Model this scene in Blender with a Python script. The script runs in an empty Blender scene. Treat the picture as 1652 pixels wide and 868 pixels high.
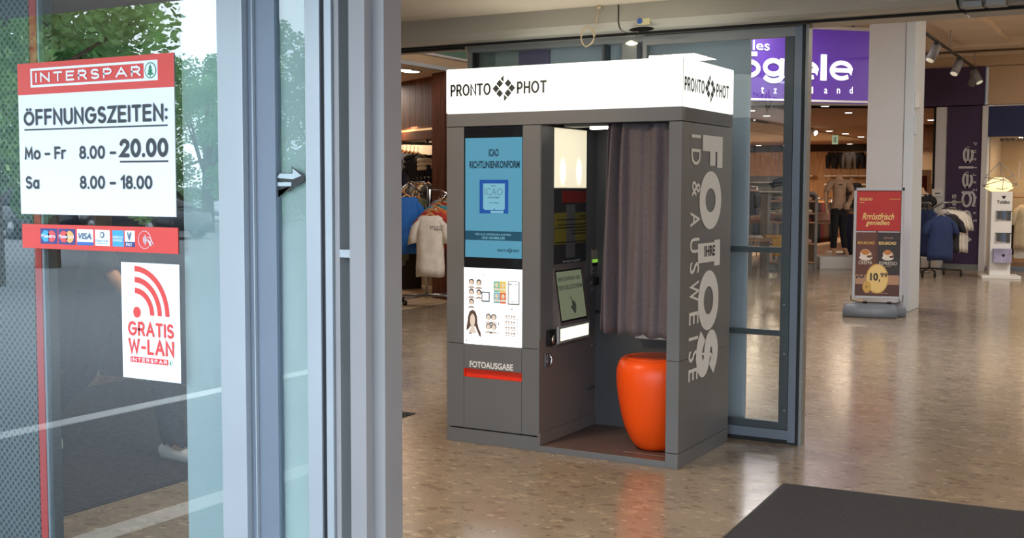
import bpy, bmesh, math, random
from mathutils import Vector, Matrix
random.seed(7)
scn = bpy.context.scene
PI = math.pi

# ---------------------------------------------------------------- camera
FOC, YAW, PITCH, ROLL = 1885.0, .5163, .0681, .0032
CAM = Vector((2.1769, -5.5631, 1.4327))
_f = Vector((-math.sin(YAW)*math.cos(PITCH), math.cos(YAW)*math.cos(PITCH), -math.sin(PITCH)))
_r = Vector((math.cos(YAW), math.sin(YAW), 0)); _u = _r.cross(_f)
_r, _u = _r*math.cos(ROLL)+_u*math.sin(ROLL), _u*math.cos(ROLL)-_r*math.sin(ROLL)
cd = bpy.data.cameras.new('camera'); cam = bpy.data.objects.new('camera', cd)
scn.collection.objects.link(cam)
cd.sensor_width = 36; cd.lens = 36*FOC/1652; cd.clip_start = .05; cd.clip_end = 300
cam.matrix_world = Matrix(((_r.x, _u.x, -_f.x, CAM.x), (_r.y, _u.y, -_f.y, CAM.y), (_r.z, _u.z, -_f.z, CAM.z), (0, 0, 0, 1)))
scn.camera = cam

# ---------------------------------------------------------------- sky and exposure
scn.view_settings.view_transform = 'Standard'; scn.view_settings.look = 'None'
scn.view_settings.exposure = 0.0; scn.view_settings.gamma = 1
w = bpy.data.worlds.new('overcast_sky'); scn.world = w; w.use_nodes = True
bg = w.node_tree.nodes['Background']; bg.inputs[0].default_value = (.77, .89, 1.0, 1); bg.inputs[1].default_value = SKY = 6.0

def area(name, loc, size, power, col, rot=(0, 0, 0), sy=None):
    l = bpy.data.lights.new(name, 'AREA'); l.energy = power; l.color = col
    l.shape = 'RECTANGLE'; l.size = size; l.size_y = sy or size
    o = bpy.data.objects.new(name, l); o.location = loc; o.rotation_euler = rot
    scn.collection.objects.link(o); return o
WARM, NEUT = (1, .80, .58), (1, .94, .87)
area('vestibule_ceiling_light', (-1.3, -1.4, 2.47), .5, 44, WARM)
area('vestibule_ceiling_light', (2.3, -1.9, 2.47), .5, 26, WARM)
area('vestibule_ceiling_light', (-4.2, -1.2, 2.47), .5, 20, WARM)
area('hall_ceiling_light', (-2.8, 4.0, 3.9), 1.2, 110, NEUT)
area('hall_ceiling_light', (-2.8, 10.5, 3.9), 1.2, 120, NEUT)
area('hall_ceiling_light', (1.6, 5.0, 3.9), 1.2, 150, (.92, .96, 1))  # unseen light, raised and tinted cool to brighten the white column
area('hall_ceiling_light', (2.3, 12.5, 3.9), 1.0, 150, NEUT)
area('left_shop_light', (-8.2, 8.6, 2.88), 1.0, 150, (1, .88, .74))
area('left_shop_light', (-11.0, 13.0, 2.88), 1.0, 150, (1, .86, .68))
area('fashion_shop_light', (-6.5, 19.5, 2.88), 1.5, 70, (1, .78, .58))
area('fashion_shop_light', (-3.8, 21.0, 2.88), 1.5, 80, (1, .78, .58))
area('fashion_shop_light', (-9.2, 28.5, 2.88), 2.5, 300, (1, .76, .56))
area('window_display_light', (.1, 17.6, 2.36), .4, 16, (1, .74, .45))

# ---------------------------------------------------------------- helpers
def ray(px, py): return _f + _r*((px-826)/FOC) - _u*((py-434)/FOC)
def at(px, py, x=None, y=None, z=None):
    d = ray(px, py); i, v = (0, x) if x is not None else (1, y) if y is not None else (2, z)
    return CAM + d*((v-CAM[i])/d[i])
def atp(px, py, p0, n):
    d = ray(px, py); return CAM + d*((Vector(p0)-CAM).dot(n)/d.dot(n))
def atd(px, py, dep):
    return CAM + ray(px, py)*dep

def srgb(r, g, b):
    return tuple((c/12.92 if c <= .04045 else ((c+.055)/1.055)**2.4) for c in (r/255, g/255, b/255)) + (1,)
MATS = {}
def mat(name, col=(128, 128, 128), rough=.5, metal=0, spec=.5, emit=None, es=1, noise=0, nscale=8, bump=0, bscale=60, coat=0, col2=None, stretch=None):
    if name in MATS: return MATS[name]
    m = bpy.data.materials.new(name); m.use_nodes = True; nt = m.node_tree; b = nt.nodes['Principled BSDF']
    c = srgb(*col)
    b.inputs['Base Color'].default_value = c; b.inputs['Roughness'].default_value = rough
    b.inputs['Metallic'].default_value = metal; b.inputs['Specular IOR Level'].default_value = spec
    b.inputs['Coat Weight'].default_value = coat; b.inputs['Coat Roughness'].default_value = .03
    if emit is not None:
        b.inputs['Emission Color'].default_value = srgb(*emit); b.inputs['Emission Strength'].default_value = es
    tc = None
    if noise or bump or col2:
        tc = nt.nodes.new('ShaderNodeTexCoord'); mp = nt.nodes.new('ShaderNodeMapping')
        nt.links.new(tc.outputs['Object'], mp.inputs[0])
        if stretch: mp.inputs['Scale'].default_value = stretch
    if noise or col2:
        n = nt.nodes.new('ShaderNodeTexNoise'); n.inputs['Scale'].default_value = nscale; n.inputs['Detail'].default_value = 6
        nt.links.new(mp.outputs[0], n.inputs['Vector'])
        mx = nt.nodes.new('ShaderNodeMix'); mx.data_type = 'RGBA'
        k = noise if noise else .35
        d = srgb(*col2) if col2 else tuple(max(0, x*(1-k)) for x in c[:3])+(1,)
        l = c if col2 else tuple(min(1, x*(1+k)) for x in c[:3])+(1,)
        mx.inputs[6].default_value = d; mx.inputs[7].default_value = l
        mr = nt.nodes.new('ShaderNodeMapRange'); mr.inputs[1].default_value = .32; mr.inputs[2].default_value = .68
        nt.links.new(n.outputs['Fac'], mr.inputs[0]); nt.links.new(mr.outputs[0], mx.inputs[0])
        nt.links.new(mx.outputs[2], b.inputs['Base Color'])
    if bump:
        n2 = nt.nodes.new('ShaderNodeTexNoise'); n2.inputs['Scale'].default_value = bscale; n2.inputs['Detail'].default_value = 3
        nt.links.new(mp.outputs[0], n2.inputs['Vector'])
        bp = nt.nodes.new('ShaderNodeBump'); bp.inputs['Strength'].default_value = bump; bp.inputs['Distance'].default_value = .01
        nt.links.new(n2.outputs['Fac'], bp.inputs['Height']); nt.links.new(bp.outputs[0], b.inputs['Normal'])
    MATS[name] = m; return m

def glass_mat(name, tint, ior):
    m = bpy.data.materials.new(name); m.use_nodes = True; nt = m.node_tree; nt.nodes.clear()
    o = nt.nodes.new('ShaderNodeOutputMaterial'); mx = nt.nodes.new('ShaderNodeMixShader')
    t = nt.nodes.new('ShaderNodeBsdfTransparent'); g = nt.nodes.new('ShaderNodeBsdfGlossy'); fr = nt.nodes.new('ShaderNodeFresnel')
    t.inputs[0].default_value = tint; g.inputs['Roughness'].default_value = 0; g.inputs[0].default_value = (1, 1, 1, 1)
    fr.inputs['IOR'].default_value = ior
    geo = nt.nodes.new('ShaderNodeNewGeometry'); sub = nt.nodes.new('ShaderNodeMath'); sub.operation = 'SUBTRACT'; sub.inputs[0].default_value = 1
    mul = nt.nodes.new('ShaderNodeMath'); mul.operation = 'MULTIPLY'
    nt.links.new(geo.outputs['Backfacing'], sub.inputs[1]); nt.links.new(sub.outputs[0], mul.inputs[0]); nt.links.new(fr.outputs[0], mul.inputs[1])
    nt.links.new(mul.outputs[0], mx.inputs[0]); nt.links.new(t.outputs[0], mx.inputs[1]); nt.links.new(g.outputs[0], mx.inputs[2])
    nt.links.new(mx.outputs[0], o.inputs[0]); MATS[name] = m; return m

class MB:
    """mesh builder; vertices in world space unless M is given"""
    def __init__(s, M=None): s.v = []; s.f = []; s.M = M; s.sm = []
    def add(s, vs, fs, smooth=False):
        o = len(s.v)
        for p in vs:
            p = Vector(p); s.v.append(s.M @ p if s.M else p)
        for f in fs: s.f.append([o+i for i in f]); s.sm.append(smooth)
        return s
    def box(s, x0, x1, y0, y1, z0, z1, bv=0):
        if bv:
            bm = bmesh.new(); bmesh.ops.create_cube(bm, size=1)
            for v in bm.verts: v.co = Vector(((x0+x1)/2+v.co.x*(x1-x0), (y0+y1)/2+v.co.y*(y1-y0), (z0+z1)/2+v.co.z*(z1-z0)))
            bmesh.ops.bevel(bm, geom=bm.edges[:], offset=bv, segments=2, affect='EDGES', profile=.6)
            bm.verts.index_update(); s.add([v.co.copy() for v in bm.verts], [[v.index for v in f.verts] for f in bm.faces], False); bm.free(); return s
        vs = [(x, y, z) for x in (x0, x1) for y in (y0, y1) for z in (z0, z1)]
        return s.add(vs, [(0, 1, 3, 2), (4, 6, 7, 5), (0, 4, 5, 1), (2, 3, 7, 6), (0, 2, 6, 4), (1, 5, 7, 3)])
    def tube(s, pts, r, n=8, close=False):
        pts = [Vector(p) for p in pts]; rs = r if isinstance(r, (list, tuple)) else [r]*len(pts)
        vs = []; fs = []; k = len(pts); prev = None
        for i, p in enumerate(pts):
            a = pts[(i-1) % k] if (i > 0 or close) else p; b = pts[(i+1) % k] if (i < k-1 or close) else p
            t = (b-a).normalized()
            if prev is None: q = t.orthogonal().normalized()
            else:
                q = prev - t*prev.dot(t); q = q.normalized() if q.length > 1e-6 else t.orthogonal().normalized()
            prev = q; c = t.cross(q)
            for j in range(n):
                an = 2*PI*j/n; vs.append(p+(q*math.cos(an)+c*math.sin(an))*rs[i])
        for i in range(k if close else k-1):
            for j in range(n):
                i2 = (i+1) % k; fs.append((i*n+j, i*n+(j+1) % n, i2*n+(j+1) % n, i2*n+j))
        if not close: fs += [tuple(range(n-1, -1, -1)), tuple((k-1)*n+j for j in range(n))]
        return s.add(vs, fs, True)
    def lathe(s, prof, c=(0, 0, 0), n=32, sx=1, sy=1):
        vs = []; fs = []
        for r, z in prof:
            for j in range(n): vs.append((c[0]+sx*r*math.cos(2*PI*j/n), c[1]+sy*r*math.sin(2*PI*j/n), c[2]+z))
        for i in range(len(prof)-1):
            for j in range(n): fs.append((i*n+j, i*n+(j+1) % n, (i+1)*n+(j+1) % n, (i+1)*n+j))
        fs += [tuple(range(n-1, -1, -1)), tuple((len(prof)-1)*n+j for j in range(n))]
        return s.add(vs, fs, True)
    def poly(s, pts, o, u, v, t=.001):
        """extrude a flat outline: point = o + u*a + v*b, thickness t towards u x v"""
        o, u, v = Vector(o), Vector(u), Vector(v); n = u.cross(v).normalized(); k = len(pts)
        a = [o+u*p[0]+v*p[1] for p in pts]; b = [p+n*t for p in a]
        return s.add(a+b, [tuple(range(k-1, -1, -1)), tuple(range(k, 2*k))]+[(i, (i+1) % k, k+(i+1) % k, k+i) for i in range(k)])
    def rings(s, rg, cap=True):
        n = len(rg[0]); vs = [p for r in rg for p in r]; fs = []
        for i in range(len(rg)-1):
            for j in range(n): fs.append((i*n+j, i*n+(j+1) % n, (i+1)*n+(j+1) % n, (i+1)*n+j))
        if cap: fs += [tuple(range(n-1, -1, -1)), tuple((len(rg)-1)*n+j for j in range(n))]
        return s.add(vs, fs, True)
    def build(s, name, m, parent=None, **kw):
        me = bpy.data.meshes.new(name); off = wloc(parent) if parent else Vector()
        me.from_pydata([p-off for p in s.v], [], s.f)
        bm = bmesh.new(); bm.from_mesh(me); bmesh.ops.recalc_face_normals(bm, faces=bm.faces[:]); bm.to_mesh(me); bm.free()
        for p, q in zip(me.polygons, s.sm): p.use_smooth = q
        me.update(); o = bpy.data.objects.new(name, me); scn.collection.objects.link(o)
        me.materials.append(m if not isinstance(m, str) else MATS[m])
        if parent: o.parent = parent
        return setp(o, **kw)
def wloc(o):
    v = Vector()
    while o: v += o.location; o = o.parent
    return v
def setp(o, label=None, cat=None, group=None, kind=None):
    if label: o['label'] = label
    if cat: o['category'] = cat
    if group: o['group'] = group
    if kind: o['kind'] = kind
    return o
def thing(name, label, cat, loc=(0, 0, 0), group=None, rz=0):
    o = bpy.data.objects.new(name, None); o.location = loc; o.rotation_euler.z = rz; o.empty_display_size = .1
    scn.collection.objects.link(o); return setp(o, label, cat, group)
def struct(name, mb, m): return mb.build(name, m, None, kind='structure')
def sroot(name, loc=(0, 0, 0)):
    o = bpy.data.objects.new(name, None); o.location = loc; scn.collection.objects.link(o); o['kind'] = 'structure'; return o
def copy_tree(o, loc=None, rz=None, parent=None, **kw):
    c = o.copy(); scn.collection.objects.link(c)
    if parent: c.parent = parent
    if loc is not None: c.location = loc
    if rz is not None: c.rotation_euler.z = rz
    for ch in list(o.children): copy_tree(ch, parent=c)
    return setp(c, **kw)

_tc = {}
def glyphs(s, bold=0, shear=0, spacing=1):
    k = (s, bold, shear, spacing)
    if k in _tc: return _tc[k]
    c = bpy.data.curves.new('t', 'FONT'); c.body = s; c.offset = bold; c.shear = shear; c.space_character = spacing; c.resolution_u = 3
    o = bpy.data.objects.new('t', c); scn.collection.objects.link(o)
    dg = bpy.context.evaluated_depsgraph_get(); me = bpy.data.meshes.new_from_object(o.evaluated_get(dg))
    v = [p.co.copy() for p in me.vertices]; f = [tuple(p.vertices) for p in me.polygons]
    bpy.data.objects.remove(o); bpy.data.curves.remove(c); bpy.data.meshes.remove(me)
    _tc[k] = (v, f); return _tc[k]
def text(mb, s, o, u, v, w_, h_, bold=.012, shear=0, t=.001, spacing=1, align='L'):
    """fit the string s into the box w_ x h_ with bottom left corner o, along u and v"""
    vs, fs = glyphs(s, bold, shear, spacing)
    if not vs: return mb
    x0 = min(p.x for p in vs); x1 = max(p.x for p in vs); y0 = min(p.y for p in vs); y1 = max(p.y for p in vs)
    o, u, v = Vector(o), Vector(u), Vector(v); n = u.cross(v).normalized()
    P = [o+u*((p.x-x0)/(x1-x0)*w_)+v*((p.y-y0)/(y1-y0)*h_)+n*t for p in vs]
    # keep the orientation towards the reader
    return mb.add(P, fs)
X, Y, Z = Vector((1, 0, 0)), Vector((0, 1, 0)), Vector((0, 0, 1))
def ell(cx, cy, rx, ry, n=20, a0=0, a1=2*PI):
    return [(cx+rx*math.cos(a0+(a1-a0)*i/n), cy+ry*math.sin(a0+(a1-a0)*i/n)) for i in range(n)]
def rect(x0, y0, x1, y1): return [(x0, y0), (x1, y0), (x1, y1), (x0, y1)]

def skin(joints, edges, root, sub=2):
    me = bpy.data.meshes.new('s'); ks = list(joints); ix = {k: i for i, k in enumerate(ks)}
    me.from_pydata([joints[k][:3] for k in ks], [(ix[a], ix[b]) for a, b in edges], [])
    o = bpy.data.objects.new('s', me); scn.collection.objects.link(o)
    o.modifiers.new('skin', 'SKIN'); md = o.modifiers.new('sub', 'SUBSURF'); md.levels = sub; md.render_levels = sub
    sv = me.skin_vertices[0].data
    for k in ks:
        r = joints[k][3]; sv[ix[k]].radius = (r, r) if not isinstance(r, tuple) else r
        sv[ix[k]].use_root = (k == root)
    dg = bpy.context.evaluated_depsgraph_get(); dg.update(); m2 = bpy.data.meshes.new_from_object(o.evaluated_get(dg))
    vs = [v.co.copy() for v in m2.vertices]; fs = [tuple(p.vertices) for p in m2.polygons]
    bpy.data.objects.remove(o); bpy.data.meshes.remove(me); bpy.data.meshes.remove(m2)
    return vs, fs

# ---- stroke lettering: every glyph is a set of centre lines drawn with an even pen
def _a(cx, cy, rx, ry, a0, a1, n=12): return [(cx+rx*math.cos(math.radians(a0+(a1-a0)*i/n)), cy+ry*math.sin(math.radians(a0+(a1-a0)*i/n))) for i in range(n+1)]
def _o(w, h, y0=0): return _a(w/2, y0+h/2, w/2, h/2, 0, 360, 28)
SF = {
 'A': (.82, [[(0, 0), (.41, 1), (.82, 0)], [(.15, .34), (.67, .34)]]), 'B': (.66, [[(0, 0), (0, 1), (.36, 1)]+_a(.36, .76, .24, .24, 90, -90)+[(0, .52)], [(0, 0), (.38, 0)]+_a(.38, .26, .28, .26, -90, 90)]),
 'C': (.8, [_a(.45, .5, .45, .5, 50, 310, 20)]), 'D': (.78, [[(0, 0), (0, 1), (.3, 1)]+_a(.3, .5, .48, .5, 90, -90, 16)+[(0, 0)]]), 'E': (.6, [[(.6, 0), (0, 0), (0, 1), (.6, 1)], [(0, .52), (.54, .52)]]),
 'F': (.56, [[(0, 0), (0, 1), (.56, 1)], [(0, .50), (.50, .50)]]), 'G': (.88, [_a(.45, .5, .45, .5, 48, 360, 22)+[(.5, .5)]]), 'H': (.7, [[(0, 0), (0, 1)], [(.7, 0), (.7, 1)], [(0, .5), (.7, .5)]]), 'I': (0, [[(0, 0), (0, 1)]]),
 'L': (.52, [[(0, 1), (0, 0), (.52, 0)]]), 'M': (.86, [[(0, 0), (.08, 1), (.43, .25), (.78, 1), (.86, 0)]]), 'N': (.72, [[(0, 0), (0, 1), (.72, 0), (.72, 1)]]), 'O': (.9, [_o(.9, 1)]), 'Ö': (.9, [_o(.9, .86), [(.28, 1.1), (.29, 1.1)], [(.61, 1.1), (.62, 1.1)]]),
 'P': (.58, [[(0, 0), (0, 1), (.3, 1)]+_a(.3, .72, .28, .28, 90, -90)+[(0, .44)]]), 'R': (.64, [[(0, 0), (0, 1), (.34, 1)]+_a(.34, .73, .27, .27, 90, -90)+[(0, .46)], [(.34, .46), (.64, 0)]]),
 'S': (.6, [_a(.3, .75, .28, .25, 35, 270, 14)+_a(.3, .25, .30, .25, 90, -145, 14)]), 'T': (.66, [[(0, 1), (.66, 1)], [(.33, 0), (.33, 1)]]), 'U': (.7, [[(0, 1)]+_a(.35, .35, .35, .35, 180, 360, 14)+[(.7, 1)]]),
 'V': (.76, [[(0, 1), (.38, 0), (.76, 1)]]), 'W': (1.1, [[(0, 1), (.27, 0), (.55, .9), (.83, 0), (1.1, 1)]]), 'Z': (.64, [[(0, 1), (.64, 1), (0, 0), (.64, 0)]]), ':': (0, [[(0, .12), (0, .13)], [(0, .66), (0, .67)]]), '.': (0, [[(0, .0), (0, .01)]]),
 '-': (.36, [[(0, .42), (.36, .42)]]), '–': (.5, [[(0, .42), (.5, .42)]]), '0': (.6, [_o(.6, 1)]), '1': (.26, [[(0, .78), (.26, 1), (.26, 0)]]), '2': (.58, [_a(.29, .72, .28, .28, 165, -25, 12)+[(0, 0), (.58, 0)]]),
 '8': (.58, [_a(.29, .76, .24, .24, 0, 360, 20), _a(.29, .26, .29, .26, 0, 360, 20)]),
 'a': (.54, [_a(.27, .34, .27, .34, 0, 360, 20), [(.54, .68), (.54, 0)]]), 'o': (.66, [_o(.66, .7)]), 'r': (.34, [[(0, 0), (0, .7)], [(0, .4)]+_a(.3, .4, .3, .3, 180, 80, 8)]), 'e': (.66, [[(.0, .36), (.66, .36)]+_a(.33, .35, .33, .35, 0, 302, 22)]),
 'l': (0, [[(0, 0), (0, 1)]]), 'ö': (.66, [_o(.66, .7), [(.12, 1.1), (.17, 1.1)], [(.49, 1.1), (.54, 1.1)]]), 'g': (.62, [_o(.6, .66, .04), [(.62, .70), (.62, -.04)]+_a(.31, -.04, .31, .24, 0, -150, 14)]), 's': (.46, [_a(.23, .53, .21, .17, 35, 270, 12)+_a(.23, .17, .23, .18, 90, -145, 12)]),
 ' ': (.30, []), ',': (0, [[(0, .03), (-.06, -.14)]])}
def stext(mb, s, o, u, v, w_, h_, wt=.16, gap=.24, t=.001, butt=False, dots=None):
    o, u, v = Vector(o), Vector(u), Vector(v); n = u.cross(v).normalized(); x = 0; L = []
    for ch in s:
        gw, st_ = SF[ch]
        for p in st_: L.append([(x+a, b) for a, b in p])
        x += gw+gap+(wt*.9 if not ch == ' ' else 0)
    xs = [p[0] for l in L for p in l]; ys = [p[1] for l in L for p in l]; x0, x1, y0, y1 = min(xs), max(xs), min(ys), max(ys); T = wt*h_; r = T/2
    fx = (w_-T)/max(1e-6, x1-x0); fy = (h_-T)/max(1e-6, y1-y0)
    for li, l in enumerate(L):
        t += .0004*min(1, h_*2)
        P = [(T/2+(a-x0)*fx, T/2+(b-y0)*fy) for a, b in l]; k = len(P); vs = []; fs = []; closed = (Vector(P[0])-Vector(P[-1])).length < 1e-5 and k > 3
        L2 = []; R2 = []
        for i in range(k):
            p = Vector(P[i]); a = Vector(P[i-1]) if i > 0 else (Vector(P[-2]) if closed else None); b = Vector(P[i+1]) if i < k-1 else (Vector(P[1]) if closed else None)
            d1 = (p-a).normalized() if a is not None else None; d2 = (b-p).normalized() if b is not None else None
            if d1 is None: d1 = d2
            if d2 is None: d2 = d1
            n1 = Vector((-d1.y, d1.x)); n2 = Vector((-d2.y, d2.x)); m = n1+n2
            m = m.normalized() if m.length > 1e-4 else n1
            sc = min(1/max(.2, m.dot(n1)), 2.2)*r; L2.append(p+m*sc); R2.append(p-m*sc)
        if not butt and not closed:   # round pen ends
            e0 = (Vector(P[0])-Vector(P[1])).normalized(); e1 = (Vector(P[-1])-Vector(P[-2])).normalized()
            for c, e in ((Vector(P[0]), e0), (Vector(P[-1]), e1)):
                q = [c+Vector((e.x*math.cos(a)-e.y*math.sin(a), e.x*math.sin(a)+e.y*math.cos(a)))*r for a in [PI/2-PI*i/8 for i in range(9)]]
                mb.add([o+u*p.x+v*p.y+n*t for p in q], [tuple(range(9))])
        elif not closed and butt:
            e0 = (Vector(P[0])-Vector(P[1])).normalized(); e1 = (Vector(P[-1])-Vector(P[-2])).normalized()
            L2[0] += e0*r; R2[0] += e0*r; L2[-1] += e1*r; R2[-1] += e1*r
        V_ = L2+R2
        mb.add([o+u*p.x+v*p.y+n*t for p in V_], [(i, i+1, k+i+1, k+i) for i in range(k-1)])
    return mb

# ---------------------------------------------------------------- materials
def terrazzo():
    m = bpy.data.materials.new('terrazzo'); m.use_nodes = True; nt = m.node_tree; b = nt.nodes['Principled BSDF']; L = nt.links.new
    tc = nt.nodes.new('ShaderNodeTexCoord')
    nz = nt.nodes.new('ShaderNodeTexNoise'); nz.inputs['Scale'].default_value = 7; nz.inputs['Detail'].default_value = 4
    L(tc.outputs['Object'], nz.inputs['Vector'])
    va = nt.nodes.new('ShaderNodeVectorMath'); va.operation = 'MULTIPLY_ADD'; va.inputs[1].default_value = (.09, .09, 0)
    L(nz.outputs['Color'], va.inputs[0]); L(tc.outputs['Object'], va.inputs[2])
    base = nt.nodes.new('ShaderNodeMix'); base.data_type = 'RGBA'
    base.inputs[6].default_value = srgb(140, 124, 106); base.inputs[7].default_value = srgb(168, 152, 132)
    n2 = nt.nodes.new('ShaderNodeTexNoise'); n2.inputs['Scale'].default_value = 3.5; n2.inputs['Detail'].default_value = 5
    L(tc.outputs['Object'], n2.inputs['Vector']); L(n2.outputs['Fac'], base.inputs[0]); prev = base.outputs[2]
    for scale, thr, rad, cols, rot in ((12, .62, .36, [(122, 104, 86), (184, 166, 142), (132, 114, 96), (176, 156, 128), (134, 118, 102)], .5), (21, .80, .28, [(104, 86, 72), (206, 194, 172), (126, 102, 82), (190, 170, 144), (118, 108, 98)], -.3), (60, .88, .25, [(110, 94, 80), (204, 192, 172), (120, 100, 86), (200, 190, 170), (100, 90, 84)], 1.)):
        mp = nt.nodes.new('ShaderNodeMapping'); mp.inputs['Scale'].default_value = (1, 1.5, 1); mp.inputs['Rotation'].default_value = (0, 0, rot)
        L(va.outputs[0], mp.inputs[0])
        vo = nt.nodes.new('ShaderNodeTexVoronoi'); vo.voronoi_dimensions = '2D'; vo.inputs['Scale'].default_value = scale; L(mp.outputs[0], vo.inputs['Vector'])
        sp = nt.nodes.new('ShaderNodeSeparateColor'); L(vo.outputs['Color'], sp.inputs[0])
        a = nt.nodes.new('ShaderNodeMath'); a.operation = 'GREATER_THAN'; a.inputs[1].default_value = thr; L(sp.outputs[0], a.inputs[0])
        c = nt.nodes.new('ShaderNodeMath'); c.operation = 'LESS_THAN'; c.inputs[1].default_value = rad; L(vo.outputs['Distance'], c.inputs[0])
        d = nt.nodes.new('ShaderNodeMath'); d.operation = 'MULTIPLY'; L(a.outputs[0], d.inputs[0]); L(c.outputs[0], d.inputs[1])
        d2 = nt.nodes.new('ShaderNodeMath'); d2.operation = 'MULTIPLY'; L(d.outputs[0], d2.inputs[0]); d2.inputs[1].default_value = .6
        cr = nt.nodes.new('ShaderNodeValToRGB'); cr.color_ramp.interpolation = 'CONSTANT'
        el = cr.color_ramp.elements
        el[0].color = srgb(*cols[0]); el[1].position = .2; el[1].color = srgb(*cols[1])
        for i, cc in enumerate(cols[2:]): e = el.new(.42+.2*i); e.color = srgb(*cc)
        L(sp.outputs[1], cr.inputs[0])
        mx = nt.nodes.new('ShaderNodeMix'); mx.data_type = 'RGBA'; L(d2.outputs[0], mx.inputs[0]); L(prev, mx.inputs[6]); L(cr.outputs[0], mx.inputs[7]); prev = mx.outputs[2]
    L(prev, b.inputs['Base Color']); b.inputs['Specular IOR Level'].default_value = .6
    mr = nt.nodes.new('ShaderNodeMapRange'); mr.inputs[3].default_value = .10; mr.inputs[4].default_value = .26; L(n2.outputs['Fac'], mr.inputs[0]); L(mr.outputs[0], b.inputs['Roughness'])
    bp = nt.nodes.new('ShaderNodeBump'); bp.inputs['Strength'].default_value = .05; bp.inputs['Distance'].default_value = .02; L(nz.outputs['Fac'], bp.inputs['Height']); L(bp.outputs[0], b.inputs['Normal'])
    MATS['terrazzo'] = m
terrazzo()
def perforated():
    m = bpy.data.materials.new('perforated_sheet'); m.use_nodes = True; nt = m.node_tree; b = nt.nodes['Principled BSDF']; L = nt.links.new
    tc = nt.nodes.new('ShaderNodeTexCoord'); sp = nt.nodes.new('ShaderNodeSeparateXYZ'); L(tc.outputs['Object'], sp.inputs[0])
    cb = nt.nodes.new('ShaderNodeCombineXYZ'); L(sp.outputs[0], cb.inputs[0]); L(sp.outputs[2], cb.inputs[1])
    vo = nt.nodes.new('ShaderNodeTexVoronoi'); vo.voronoi_dimensions = '2D'; vo.inputs['Scale'].default_value = 46; vo.inputs['Randomness'].default_value = 0
    mp = nt.nodes.new('ShaderNodeMapping'); mp.inputs['Rotation'].default_value = (0, 0, PI/4); L(cb.outputs[0], mp.inputs[0]); L(mp.outputs[0], vo.inputs['Vector'])
    lt = nt.nodes.new('ShaderNodeMath'); lt.operation = 'LESS_THAN'; lt.inputs[1].default_value = .34; L(vo.outputs['Distance'], lt.inputs[0])
    mx = nt.nodes.new('ShaderNodeMix'); mx.data_type = 'RGBA'; mx.inputs[6].default_value = srgb(112, 118, 118); mx.inputs[7].default_value = srgb(44, 48, 52)
    L(lt.outputs[0], mx.inputs[0]); L(mx.outputs[2], b.inputs['Base Color']); b.inputs['Roughness'].default_value = .5
    MATS['perforated_sheet'] = m
perforated()
glass_mat('coated_glass', (.84, .89, .90, 1), 2.45)
glass_mat('door_glass', (.88, .92, .92, 1), 1.75)
glass_mat('clear_glass', (.95, .96, .95, 1), 1.45)
mat('asphalt', (114, 117, 121), .9, bump=.3, bscale=90, noise=.25, nscale=30)
mat('road_paint', (225, 225, 222), .8)
mat('cream_ceiling', (206, 190, 170), .8, noise=.05, nscale=2)
mat('cream_wall', (196, 172, 142), .8, noise=.08, nscale=1.5)
mat('beam_grey', (172, 166, 154), .45, metal=.2, noise=.05, nscale=2)
mat('frame_grey', (134, 137, 138), .4, metal=.3, noise=.05, nscale=3)
mat('frame_dark', (72, 80, 84), .4, metal=.3, noise=.05, nscale=4)
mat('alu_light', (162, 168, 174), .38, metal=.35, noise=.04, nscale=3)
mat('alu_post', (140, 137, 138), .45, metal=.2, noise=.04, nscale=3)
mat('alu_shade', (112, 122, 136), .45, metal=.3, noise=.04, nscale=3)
mat('rubber', (14, 15, 19), .6)
mat('pale_panel', (176, 186, 184), .7, noise=.05, nscale=1)
mat('teal_panel', (130, 146, 146), .6); mat('purple_panel', (124, 114, 150), .6); mat('blue_grey_panel', (188, 194, 206), .6, noise=.05, nscale=1)
mat('dark_wall', (52, 54, 58), .6, noise=.3, nscale=2)
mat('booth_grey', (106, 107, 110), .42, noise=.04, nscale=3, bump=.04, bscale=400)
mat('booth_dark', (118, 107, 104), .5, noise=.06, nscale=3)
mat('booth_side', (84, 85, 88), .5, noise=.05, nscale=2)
mat('gap_black', (8, 8, 9), .8)
mat('lightbox_white', (240, 242, 238), .4, emit=(250, 255, 248), es=.97)
mat('letter_dark', (42, 44, 46), .5); mat('letter_grey', (238, 240, 240), .5, emit=None)
mat('poster_lit', (240, 244, 250), .3, emit=(240, 248, 255), es=1.5)
mat('screen_blue', (20, 40, 50), .12, emit=(96, 168, 196), es=.75)
mat('screen_band', (20, 40, 50), .12, emit=(30, 78, 104), es=.7)
mat('screen_ink', (20, 30, 40), .2, emit=(28, 62, 84), es=.5)
mat('screen_logo_blue', (20, 50, 110), .2, emit=(22, 74, 148), es=.8)
mat('screen_pale', (60, 90, 100), .2, emit=(120, 182, 204), es=.8)
mat('black_gloss', (10, 12, 16), .06)
mat('screen_glass_black', (14, 16, 22), .08)
mat('slot_red', (228, 58, 34), .45)
mat('stool_orange', (250, 84, 14), .38, spec=.35)
mat('booth_floor', (104, 84, 78), .4, noise=.1, nscale=20)
mat('curtain_fabric', (98, 88, 92), .85, noise=.1, nscale=60, bump=.1, bscale=600)
mat('lamp_panel', (230, 225, 205), .4, emit=(238, 228, 196), es=.9)
mat('lamp_hot', (255, 250, 235), .4, emit=(255, 244, 214), es=3.2)
mat('poster_black', (48, 50, 54), .15); mat('poster_red', (126, 34, 34), .3); mat('poster_yellow', (122, 112, 44), .3); mat('poster_grey', (98, 96, 98), .3)
mat('console_screen', (60, 66, 56), .15, emit=(150, 158, 128), es=.42); mat('console_ink', (30, 34, 30), .3, emit=(62, 70, 60), es=.5)
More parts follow.
